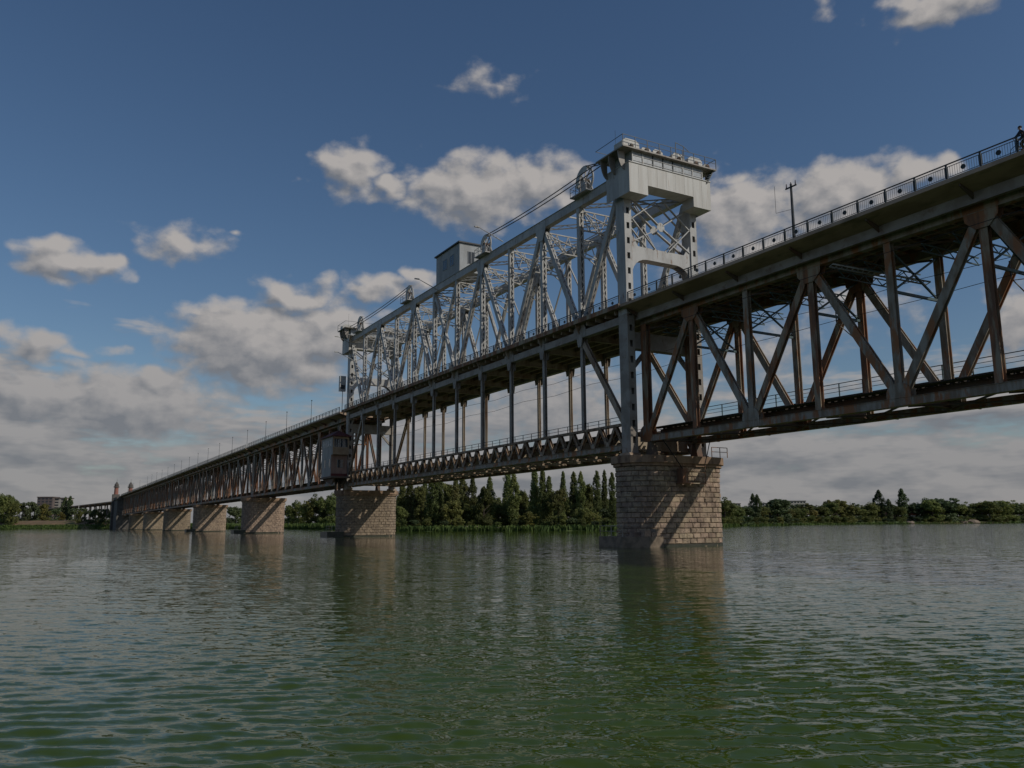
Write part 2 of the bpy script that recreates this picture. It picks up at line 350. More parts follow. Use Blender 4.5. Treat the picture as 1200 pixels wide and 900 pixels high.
# ------------------------------------------------------------------ water
def build_water():
    fine = np.arange(-43, 43.01, .095); coarse = np.arange(47, 317-.01, 5.0)
    th = np.radians(np.concatenate([fine, coarse]))
    rr = [2.0, 4.0, 5.5]
    while rr[-1] < 70: rr.append(rr[-1] + max(.036, rr[-1]*.0068))
    while rr[-1] < 600: rr.append(rr[-1]*1.014)
    while rr[-1] < 9000: rr.append(rr[-1]*1.25)
    rr = np.array(rr); dr = np.gradient(rr)
    A, Rr = np.meshgrid(th, rr); DR = np.repeat(dr[:, None], len(th), 1)
    X = CAM_X + Rr*np.sin(A+YAW); Y = Rr*np.cos(A+YAW); Z = np.zeros_like(X)
    inner = np.clip((44-np.abs(np.degrees(np.where(A > math.pi, A-2*math.pi, A))))/2, 0, 1)*np.clip((Rr-3.5)/2, 0, 1)
    wind = YAW + R(8)
    for i in range(100):
        lam = .11*(6**rng.random()) if i < 88 else rng.uniform(.8, 2.2); k = 2*math.pi/lam; a = wind + rng.normal(0, .42)
        slope = .033 if i < 88 else .010; amp = slope/k
        ph = rng.random()*6.28
        arg = k*(X*math.sin(a)+Y*math.cos(a)) + ph
        # patchy gusts
        gust = .7+.5*np.sin(X*rng.uniform(-.07,.07)+Y*rng.uniform(-.07,.07)+rng.random()*6.28)
        fade = np.clip((lam/DR-2.2)/2, 0, 1)
        w = np.sin(arg); Z += amp*gust*fade*(w + .25*(w*w))
    Z *= inner
    nr, na = X.shape
    vs = np.concatenate([[[CAM_X, 0, 0]], np.stack([X, Y, Z], -1).reshape(-1, 3)])
    i, j = np.meshgrid(np.arange(nr-1), np.arange(na), indexing='ij'); j2 = (j+1) % na
    q = np.stack([1+i*na+j, 1+(i+1)*na+j, 1+(i+1)*na+j2, 1+i*na+j2], -1).reshape(-1, 4)[:, ::-1]
    jj = np.arange(na); tri = np.stack([np.zeros(na, int), 1+(jj+1) % na, 1+jj], -1)
    me = bpy.data.meshes.new('water')
    me.vertices.add(len(vs)); me.vertices.foreach_set('co', vs.astype(np.float32).ravel())
    nl = q.size+tri.size; me.loops.add(nl); me.loops.foreach_set('vertex_index', np.concatenate([q.ravel(), tri.ravel()]).astype(np.int32))
    npoly = len(q)+len(tri); me.polygons.add(npoly)
    st = np.concatenate([np.arange(len(q))*4, q.size+np.arange(len(tri))*3]).astype(np.int32)
    me.polygons.foreach_set('loop_start', st)
    me.polygons.foreach_set('use_smooth', np.ones(npoly, bool)); me.update(calc_edges=True); me.validate()
    me.materials.append(MATS['water']); me.flip_normals() if me.polygons[0].normal.z < 0 else None
    o = bpy.data.objects.new('water', me); col.objects.link(o); kind(o, 'structure')
build_water()

# ------------------------------------------------------------------ river banks
SHORE = [(-700,900),(-300,850),(0,740),(100,700),(150,650),(250,560),(330,480),(400,385),(440,305),(470,278),(600,264),(720,262),(775,300),(850,480),(900,640),(960,800),(1040,960),(1200,1100),(1500,1150),(2100,1100)]
def shore_d(px): return float(np.interp(px, [a for a,b in SHORE], [b for a,b in SHORE]))
HGT = [(-700,7),(0,7.5),(130,7),(200,4.5),(300,3),(400,2.2),(470,1.7),(720,1.6),(850,2),(1200,3),(2100,3)]
def hgt(px): return float(np.interp(px, [a for a,b in HGT], [b for a,b in HGT]))
PROF = [(-6,-1.2),(0,-.02),(4,.28),(12,.62),(30,1.0),(90,1.02),(260,1.15),(900,1.6),(6000,2.0)]
def ground_z(px, off):
    z = float(np.interp(off, [a for a,b in PROF], [b for a,b in PROF])); return z*hgt(px) if z > 0 else z
def build_ground():
    pxs = np.concatenate([np.arange(-700, 0, 40), np.arange(0, 1210, 6), np.arange(1240, 2101, 40)])
    offs = [-6,-1,0,1.5,3,5,8,12,18,26,36,48,64,90,140,260,500,900,2500,6000]
    vs = []
    for i, px in enumerate(pxs):
        wob = 4*math.sin(px*.11)+3*math.sin(px*.043+1)+2*math.sin(px*.31)
        for o in offs:
            d = shore_d(px)+o+wob*.35*(o < 500); x, y = ground_pos(px, d)
            z = ground_z(px, o) + (.25*math.sin(px*.7+o*.3)+.2*math.sin(px*.23+o))*(o > 2)*(o < 900)
            vs.append((x, y, z))
    n = len(offs); f = []
    for i in range(len(pxs)-1):
        for j in range(n-1): f.append((i*n+j, (i+1)*n+j, (i+1)*n+j+1, i*n+j+1))
    me = bpy.data.meshes.new('river_bank'); me.from_pydata(vs, [], f)
    me.materials.append(MATS['bank_grass']); me.materials.append(MATS['bank_dry'])
    for k, p in enumerate(me.polygons):
        i, j = divmod(k, n-1); p.use_smooth = True
        p.material_index = 1 if (pxs[i] < 190 and 6 <= j <= 13) or (500 < pxs[i] < 720 and 3 <= j <= 5 and (int(pxs[i]/18) % 2)) or (1080 < pxs[i] < 1160 and 2 <= j <= 6) else 0
    o = bpy.data.objects.new('river_bank', me); col.objects.link(o); kind(o, 'structure')
    # reeds and tall grass along the water line
    vs, f = [], []
    for px in np.arange(-60, 1260, .16):
        if 395 < px < 470 and px % 3 > 1: continue
        near = px < 460
        for _ in range(3 if near else 1):
            q = px+random.random()*.3; o_ = random.uniform(-1.5, 6 if near else 2.5); d = shore_d(q)+o_
            x, y = ground_pos(q, d); h = random.uniform(.9, 2.6)*((.75 if px < 200 else 1.1) if near else .8); w = random.uniform(.25, .7)
            z = max(-.05, ground_z(q, o_))-.1; a = random.random()*3.14; lx, ly = random.uniform(-.4,.4), random.uniform(-.4,.4); n0 = len(vs)
            vs += [(x-w*math.cos(a), y-w*math.sin(a), z), (x+w*math.cos(a), y+w*math.sin(a), z), (x+lx+w*.4*math.cos(a), y+ly+w*.4*math.sin(a), z+h), (x+lx-w*.4*math.cos(a), y+ly-w*.4*math.sin(a), z+h*.9)]
            f.append((n0, n0+1, n0+2, n0+3))
    me = bpy.data.meshes.new('reeds'); me.from_pydata(vs, [], f); me.materials.append(MATS['reed'])
    o = bpy.data.objects.new('reeds', me); col.objects.link(o); kind(o, 'stuff'); tag(o, 'green reeds and tall grass along the waterline of the far bank', 'reeds')
build_ground()

# ------------------------------------------------------------------ stone piers
PX0, PX1, PR, PTOP, PCAP = -2.9, 8.9, 2.6, 7.75, 8.75       # end x's, half thickness, wall top, cap top
def stadium(r, x0, x1, step):
    """outline points with outward normals, starting on the upstream flat face (y = -r) and going round"""
    ln = (x1-r)-(x0+r); n = max(1, round(ln/step)); na = max(4, round(math.pi*PR/step))
    pts = [(x0+r+ln*i/n, -r) for i in range(n+1)]
    pts += [(x1-r+r*math.sin(math.pi*i/na), -r*math.cos(math.pi*i/na)) for i in range(1, na)]
    pts += [(x1-r-ln*i/n, r) for i in range(n+1)]
    pts += [(x0+r-r*math.sin(math.pi*i/na), r*math.cos(math.pi*i/na)) for i in range(1, na)]
    return pts
def outline_at(s, r, x0, x1):
    """point on a stadium at arc length s (starts at left end of the front face)"""
    ln = (x1-r)-(x0+r); h = math.pi*r; tot = 2*ln+2*h; s %= tot
    if s < ln: return x0+r+s, -r
    s -= ln
    if s < h: t = s/r; return x1-r+r*math.sin(t), -r*math.cos(t)
    s -= h
    if s < ln: return x1-r-s, r
    s -= ln; t = s/r; return x0+r-r*math.sin(t), r*math.cos(t)
def stone_block(mb, s0, s1, z0, z1, out, r=PR, x0=PX0, x1=PX1, inset=.5, yc=0):
    """one rough ashlar block on the outline: pillowed outer face"""
    n = len(mb.v); g = .022; s0 += g; s1 -= g; z0 += g; z1 -= g
    sm = (s0+s1)/2; e = .05
    for (sa, za, o) in ((s0,z0,-inset),(s1,z0,-inset),(s1,z1,-inset),(s0,z1,-inset),(s0,z0,out*.35),(s1,z0,out*.35),(s1,z1,out*.35),(s0,z1,out*.35),
                        (s0+e+.05,z0+e,out+random.uniform(-.02,.03)),(s1-e-.05,z0+e,out+random.uniform(-.02,.03)),(s1-e-.05,z1-e,out+random.uniform(-.03,.02)),(s0+e+.05,z1-e,out+random.uniform(-.03,.02))):
        x, y = outline_at(sa, r, x0, x1); xm, ym = outline_at(sa+.001, r, x0, x1)
        tx, ty = xm-x, ym-y; l = math.hypot(tx, ty); nx, ny = ty/l, -tx/l
        mb.v.append((x+nx*o, y+ny*o+yc, za))
    q = [(4,5,9,8),(5,6,10,9),(6,7,11,10),(7,4,8,11),(8,9,10,11),(0,1,5,4),(1,2,6,5),(2,3,7,6),(3,0,4,7)]
    mb.f += [tuple(n+i for i in a) for a in q]
def pier_rows(rowh, step, z0=-.25, z1=PTOP):
    rows = []; n = round((z1-z0)/rowh); h = (z1-z0)/n
    tot = 2*((PX1-PR)-(PX0+PR))+2*math.pi*PR
    for i in range(n):
        k = round(tot/step); ss = [(j+(.5 if i % 2 else 0)+random.uniform(-.17,.17))*tot/k for j in range(k)]
        rows.append([(a, (ss[(j+1) % k]+(tot if j == k-1 else 0)), z0+i*h, z0+(i+1)*h) for j, a in enumerate(ss)])
    return rows
def cap_mesh(mb, yc):
    for ro, za, zb in ((.30, PTOP, PTOP+.28), (.52, PTOP+.28, PCAP)):
        mb.prism([(x, y+yc) for x, y in stadium(PR+ro, PX0-ro, PX1+ro, .9)], 'z', za, zb)
def make_pier(yc, label, detailed, proto=None):
    t = thing('stone_pier', label, 'bridge pier', ((PX0+PX1)/2, yc, -.3), 'stone piers in the river')
    if proto is not None:
        for c in proto.children: dup(c, (0,0,0), t)
        return t
    mb = MB(); mb.prism([(x, y+yc) for x, y in stadium(PR-.06, PX0+.06, PX1-.06, .9)], 'z', -1.5, PTOP-.002); mb.build('mortar_core', 'mortar', t)
    mb = MB(); cap_mesh(mb, yc); mb.build('cap', 'stone_cap', t)
    mb = MB(); mb.prism([(x, y+yc) for x, y in stadium(PR+.1, PX0-.1, PX1+.1, .9)], 'z', -1.5, .24); mb.build('waterline_course', 'wet_stone', t)
    if detailed:
        rear = MB(); ln = (PX1-PR)-(PX0+PR); h = math.pi*PR; tot = 2*ln+2*h; n = 0
        for row in pier_rows(.51, .98):
            for s0, s1, z0, z1 in row:
                sm = ((s0+s1)/2) % tot
                vis = sm < ln+h*.5 or sm > tot-h*.62
                if vis and n < 300:
                    mb = MB(); stone_block(mb, s0, s1, z0, z1, random.uniform(.03, .12), yc=yc); mb.build('stone_block', 'stone', t); n += 1
                else: stone_block(rear, s0, s1, z0, z1, random.uniform(.03, .12), yc=yc)
        kind(rear.build('rear_stonework', 'stone', t), 'stuff')
    else:
        mb = MB()
        for row in pier_rows(.5, 1.0):
            for s0, s1, z0, z1 in row: stone_block(mb, s0, s1, z0, z1, random.uniform(.02, .10), yc=yc)
        kind(mb.build('stonework', 'stone', t), 'stuff')
    return t
PIER_Y = [65, 155, 241.5, 328, 414.5, 501, 587.5]
pier1 = make_pier(PIER_Y[0], 'nearest and largest stone pier, under the near tower of the lift span', True)
p2 = make_pier(PIER_Y[1], 'second nearest stone pier, carrying the small red-roofed cabin', False)
for i, y in enumerate(PIER_Y[2:]):
    pp = make_pier(y, ORD[i+2]+' nearest stone pier, '+('standing in open water left of the cabin' if i == 0 else 'in the receding row of piers towards the left bank'), False, p2); pp.scale.z = 1.125
for i, y in enumerate(PIER_Y[:4]):        # low concrete landing with fender rails at the near end of the pier
    t = thing('landing_platform', ['weathered concrete landing with pipe rails at the foot of the nearest pier','low dark landing at the foot of the second nearest pier','low dark landing at the foot of the third nearest pier','low dark landing at the foot of the fourth nearest pier'][i], 'landing', (-3.5, y, 0))
    mb = MB()
    if i: mb.prism([(-5.3, y-2.2),(-2.2, y-2.6),(-2.2, y+2.6),(-5.3, y+2.2)], 'z', -1.2, .95); mb.build('base', 'wet_stone', t)
    else:
        mb.prism([(-4.5, y-2.0),(-2.6, y-3.7),(-1.0, y-3.7),(-.9, y-2.3),(-2.6, y),(-2.6, y+2.2),(-4.5, y+1.8)], 'z', -1.2, 1.0); mb.build('base', 'mortar', t)
        for bx_, by_, w_, h_ in ((-2.7,-3.1,.7,.6),(-2.0,-3.2,.6,.4),(-1.4,-3.0,.5,.7),(-3.3,-2.3,.6,.4)):
            MB().prism([(bx_-w_/2, y+by_-.4),(bx_+w_/2, y+by_-.45),(bx_+w_/2-.06, y+by_+.4),(bx_-w_/2+.05, y+by_+.45)], 'z', 1.003, 1.0+h_).build('loose_block', 'stone', t)
    for k in (-1.8, 0, 1.8):
        mb = MB(); mb.tube((-4.3, y+k, .95), (-4.3, y+k, 2.0), .05); mb.build('post', 'old_steel', t)
    mb = MB(); mb.tube((-4.3, y-1.8, 2.0), (-4.3, y+1.8, 2.0), .045).tube((-4.3, y-1.8, 1.5), (-4.3, y+1.8, 1.5), .035).tube((-4.3, y-1.8, 2.0), (-3.0, y-2.6, 2.0), .045); mb.build('rail', 'old_steel', t)

# ------------------------------------------------------------------ road railing
def railing_parts(parent, x, y0, n, step, zb, full=True, light='railing_paint'):
    """posts, bar panels with a round medallion and handrail along y"""
    H = 1.03
    mb = MB(); mb.box(x-.045, x+.045, y0-.05, y0+n*step+.05, zb+H-.06, zb+H); mb.build('handrail', light, parent)
    post = MB().box(x-.05, x+.05, y0-.05, y0+.05, zb+.002, zb+H-.062).build('railing_post', light, parent)
    for i in range(1, n+1): dup(post, (0, i*step, 0))
    if full:
        mb = MB()
        a, b = y0+.09, y0+step-.09
        mb.box(x-.02, x+.02, a, b, zb+.80, zb+.835).box(x-.02, x+.02, a, b, zb+.10, zb+.135)
        mb.box(x-.02, x+.02, a, a+.03, zb+.135, zb+.80).box(x-.02, x+.02, b-.03, b, zb+.135, zb+.80)
        k = 13
        for i in range(1, k):
            yy = a+(b-a)*i/k; mb.box(x-.008, x+.008, yy-.008, yy+.008, zb+.135, zb+.80)
        p = mb.build('railing_panel', light, parent)
        mb = MB(); mb.prism([(y0+step/2+.165*math.cos(t*math.pi/6), zb+.465+.165*math.sin(t*math.pi/6)) for t in range(12)], 'x', x-.028, x+.028); mb.build('medallion', light, p)
        for i in range(1, n): dup(p, (0, i*step, 0))
    else:
        mb = MB()
        mb.box(x-.02, x+.02, y0, y0+n*step, zb+.72, zb+.78).box(x-.02, x+.02, y0, y0+n*step, zb+.1, zb+.14)
        for i in range(n*4):
            if i % 4: mb.box(x-.012, x+.012, y0+i*step/4-.02, y0+i*step/4+.02, zb+.14, zb+.72)
        kind(mb.build('railing_bars', light, parent), 'stuff')

# ------------------------------------------------------------------ deck-truss spans
XN, XF = 0.0, 5.8
BC0, BC1, TC0, TC1 = 10.25, 10.79, 22.22, 22.80
DECK = 24.10
def slab_outline(): return [(-2.7,24.1),(-2.7,23.82),(-2.45,23.74),(-.92,23.34),(6.72,23.34),(8.25,23.74),(8.5,23.82),(8.5,24.1)]
def lattice_strut(mb, p0, p1, h, k, r=.05):
    p0, p1 = V(p0), V(p1)
    mb.beam(p0, p1, r*1.6, r*1.6).beam(p0-V((0,0,h)), p1-V((0,0,h)), r*1.6, r*1.6)
    for i in range(k):
        a = p0.lerp(p1, i/k); b = p0.lerp(p1, (i+1)/k)
        if i % 2: a, b = a-V((0,0,h)), b
        else: b = b-V((0,0,h))
        mb.beam(a, b, r, r)
def make_span(y0, L, label, near, n=12):
    t = thing('truss_span', label, 'bridge span', ((XN+XF)/2, y0, PCAP), 'truss spans of the bridge')
    p = L/n; st = 'old_steel' if near else 'far_steel'; ru = 'rusty_steel' if near else 'far_steel'
    Y = lambda k: y0+k*p
    for x in (XN, XF):
        nm = st
        # chords: twin channels with cover plates
        mb = MB(); mb.box(x-.28, x-.2, y0-.4, y0+L+.4, BC0, BC1).box(x+.2, x+.28, y0-.4, y0+L+.4, BC0, BC1).box(x-.34, x+.34, y0-.4, y0+L+.4, BC1+.002, BC1+.03).box(x-.34, x+.34, y0-.4, y0+L+.4, BC0-.03, BC0-.002)
        mb.build('bottom_chord', nm, t)
        mb = MB(); mb.box(x-.28, x+.28, y0-.4, y0+L+.4, TC0, TC1).box(x-.36, x+.36, y0-.4, y0+L+.4, TC1+.002, TC1+.04).box(x-.33, x+.33, y0-.4, y0+L+.4, TC0-.035, TC0-.002); mb.build('top_chord', nm, t)
        for k in range(n+1):
            end = k in (0, n)
            hang = k % 2 == 1
            mb = MB(); mb.hsec((x, Y(k), BC1+.03), (x, Y(k), TC0-.035), .44 if not end else .6, .55 if not end else .8)
            mb.build('vertical_post', ru if (hang or end) else nm, t)
        for k in range(n):
            a, b = (k, k+1) if k % 2 == 0 else (k+1, k)          # a even = bottom node, b odd = top node
            pa, pb = V((x, Y(a), BC1-.1)), V((x, Y(b), TC0+.2)); d = (pb-pa).normalized()
            mb = MB(); mb.hsec(pa+d*.75, pb-d*.75, .40, .60, tf=.08)
            mb.beam(pa+d*.75, pb-d*.75, .62, .03, V((0,1,0)).cross(d).cross(d)) if False else None
            mb.build('diagonal', (ru if near and k in (5, 9) else nm), t)
        for k in range(0, n+1, 2):
            pts = [(Y(k)-.95, BC0+.02),(Y(k)+.95, BC0+.02)] + [(Y(k)+.95*math.cos(a), 11.15+.75*math.sin(a)) for a in (0,.35,.7,1.05,1.4,1.75,2.1,2.45,2.8,3.14)]
            mb = MB(); mb.prism(pts, 'x', x-.31, x-.285).prism(pts, 'x', x+.285, x+.31); mb.build('gusset_plate', nm, t)
        for k in range(1, n, 2):
            pts = [(Y(k)-1.25, TC1),(Y(k)-1.1, 21.7),(Y(k)-.45, 21.05),(Y(k)+.45, 21.05),(Y(k)+1.1, 21.7),(Y(k)+1.25, TC1)]
            mb = MB(); mb.prism(pts[::-1], 'x', x-.31, x-.285).prism(pts[::-1], 'x', x+.285, x+.31); mb.build('gusset_plate', ru if near else nm, t)
    for k in range(n+1):
        y = Y(k)
        # railway floor beam, road floor beam with cantilever brackets
        mb = MB(); mb.box(XN+.36, XF-.36, y-.04, y+.04, 10.5, 11.1).box(XN+.36, XF-.36, y-.2, y+.2, 11.1, 11.15).box(XN+.36, XF-.36, y-.2, y+.2, 10.44, 10.5); mb.build('floor_beam', 'dark_steel', t)
        mb = MB(); mb.prism([(-2.3,23.68),(-2.3,23.5),(-.9,22.84),(6.7,22.84),(8.1,23.5),(8.1,23.68),(6.7,23.33),(-.9,23.33)][::-1], 'y', y-.05, y+.05); mb.box(-.85, 6.65, y-.18, y+.18, 22.845, 22.9); mb.build('deck_beam', 'dark_steel', t)
        if 0 < k < n:
            mb = MB(); mb.beam((XN+.25, y, 18.6), (XF-.25, y, 18.6), .16, .2); mb.beam((XN+.25, y, 18.75), (XF-.25, y+.0, 21.9), .13, .13).beam((XN+.25, y+.15, 21.9), (XF-.25, y+.15, 18.75), .13, .13)
            mb.build('sway_brace', 'teal_steel' if near else 'far_steel', t)
    mb = MB()
    for k in range(n):
        mb.beam((XN+.3, Y(k)+.25, 22.0), (XF-.3, Y(k+1)-.25, 22.0), .14, .14).beam((XF-.3, Y(k)+.25, 21.84), (XN+.3, Y(k+1)-.25, 21.84), .14, .14)
    mb.build('upper_bracing', 'dark_steel', t); mb = MB()
    for k in range(n):
        mb.beam((XN+.3, Y(k)+.25, 10.36), (XF-.3, Y(k+1)-.25, 10.36), .14, .12).beam((XF-.3, Y(k)+.25, 10.22), (XN+.3, Y(k+1)-.25, 10.22), .14, .12)
    mb.build('lower_bracing', 'dark_steel', t)
    mb = MB()
    for x in (-.9, 6.7): mb.box(x-.05, x+.05, y0-.3, y0+L+.3, 22.62, 23.335).box(x-.17, x+.17, y0-.3, y0+L+.3, 22.56, 22.62)
    for x in (1.3, 2.9, 4.5): mb.box(x-.05, x+.05, y0-.3, y0+L+.3, 22.92, 23.335)
    mb.build('deck_girder', 'lift_grey' if near else 'far_steel', t)
    if near:
        rb = MB().box(-.8, 6.6, y0+.7, y0+.82, 22.95, 23.335).build('cross_rib', 'old_steel', t)
        for i in range(1, int(L/1.4)): dup(rb, (0, i*1.4, 0))
    MB().prism(slab_outline()[::-1], 'y', y0-.5, y0+L+.5).build('road_slab', 'concrete', t)
    mb = MB(); mb.box(-2.68, -2.52, y0-.5, y0+L+.5, DECK+.002, DECK+.02); mb.box(.2, 5.6, y0-.5, y0+L+.5, DECK+.004, DECK+.05); mb.build('carriageway', 'asphalt', t)
    mb = MB()
    for x in (1.75, 2.35, 3.45, 4.05): mb.box(x-.04, x+.04, y0-.2, y0+L+.2, 11.16, 11.5).box(x-.16, x+.16, y0-.2, y0+L+.2, 11.5, 11.55)
    mb.build('rail_stringer', 'dark_steel', t)
    mb = MB(); m_ = int(L/.62)
    for i in range(m_): yy = y0+.2+i*.62; mb.box(1.45, 4.35, yy, yy+.26, 11.552, 11.77)
    kind(mb.build('sleepers', 'sleeper_wood', t), 'stuff')
    for x in (2.1, 3.66): MB().box(x-.035, x+.035, y0-.3, y0+L+.3, 11.772, 11.93).build('rail', 'rusty_steel', t)
    # walkway outside the far truss with its railing
    mb = MB(); mb.box(6.16, 6.95, y0-.2, y0+L+.2, 12.7, 12.78); mb.box(4.37, 5.5, y0-.2, y0+L+.2, 11.8, 11.86); mb.box(.36, 1.43, y0-.2, y0+L+.2, 11.6, 11.66)
    for k in range(n+1): mb.prism([(6.12,11.4),(6.12,12.7),(6.9,12.7),(6.9,12.5)], 'y', Y(k)-.05, Y(k)+.05)
    mb.build('walkway', 'planks', t)
    mb = MB(); mb.box(7.9, 9.5, y0-.2, y0+L+.2, 10.8, 10.9)  # unseen board added beyond the far truss to cast the piers' shadow band
    for k in range(n+1): mb.box(6.15, 9.4, Y(k)-.06, Y(k)+.06, 10.62, 10.798)
    mb.build('shadow_board', 'planks', t)
    zt = 14.05
    wr = MB().box(6.88, 6.94, y0, y0+L, zt-.06, zt).box(6.895, 6.925, y0, y0+L, zt-.4, zt-.36).box(6.895, 6.925, y0, y0+L, zt-.75, zt-.71).build('walkway_railing', 'teal_steel', t)
    po = MB().box(6.87, 6.95, y0+.5, y0+.58, 12.782, zt-.062).build('post', 'teal_steel', wr)
    for i in range(1, int(L/2.36)): dup(po, (0, i*2.36, 0))
    if near:
        railing_parts(t, -2.6, y0+.1, int((L-.2)/2.25), 2.25, DECK, True)
        for k in range(n):
            mb = MB()
            for yy in (Y(k)+p*.33, Y(k)+p*.66): lattice_strut(mb, (XN+.3, yy, 21.5), (XF+1.2, yy, 21.5), .55, 9, .055)
            mb.beam((XF-.6, Y(k)+p*.33, 21.5), (XF-.6, Y(k)+p*.66, 20.9), .05, .05)
            mb.build('lattice_strut', 'teal_steel', t)
    else: railing_parts(t, -2.6, y0+.1, int((L-.2)/2.25), 2.25, DECK, False)
    mb = MB(); mb.box(8.36, 8.44, y0, y0+L, DECK+.97, DECK+1.03)
    for i in range(int(L/2.25)): mb.box(8.36, 8.44, y0+i*2.25, y0+i*2.25+.08, DECK+.002, DECK+.968)
    mb.box(8.385, 8.415, y0, y0+L, DECK+.3, DECK+.7)
    mb.build('far_railing', 'railing_paint', t)
    for x in (XN, XF):                                                    # bearings on the pier caps
        for yy in (y0+.45, y0+L-.45):
            MB().prism([(yy-.55,PCAP+.002),(yy+.55,PCAP+.002),(yy+.22,BC0-.032),(yy-.22,BC0-.032)], 'x', x-.35, x+.35).build('bearing', 'dark_steel', t)
    return t
R_L = 84.0; R_Y0 = 64.2-R_L
spanR = make_span(R_Y0, R_L, 'nearest rusty deck truss span at right with road railing above', True)
S_L = 85.0
spanL = make_span(156.0, S_L, 'truss span just left of the cabin, first beyond the lift span', False)
spanLs = [spanL]
for i in range(1, 6):
    c = dup(spanL, (0, 86.5*i, 0)); c['label'] = ORD[i]+' truss span beyond the lift span, towards the left bank'; spanLs.append(c)
# ladder lying under the near span's deck and its hangers
t = thing('inspection_ladder', 'grey ladder walkway slung slanting under the near span deck', 'ladder', (1.5, 41, 21))
a0, a1 = V((-.55, 40.8, 21.75)), V((5.6, 37.0, 20.2))
sd = V((.52, .85, 0))*.35
for sg in (-1, 1): MB().beam(a0+sd*sg, a1+sd*sg, .06, .12).build('side_rail', 'lift_paint', t)
rung = MB().beam(a0-sd, a0+sd, .05, .05).build('rung', 'lift_paint', t)
for i in range(1, 19): dup(rung, (a1-a0)*(i/18))

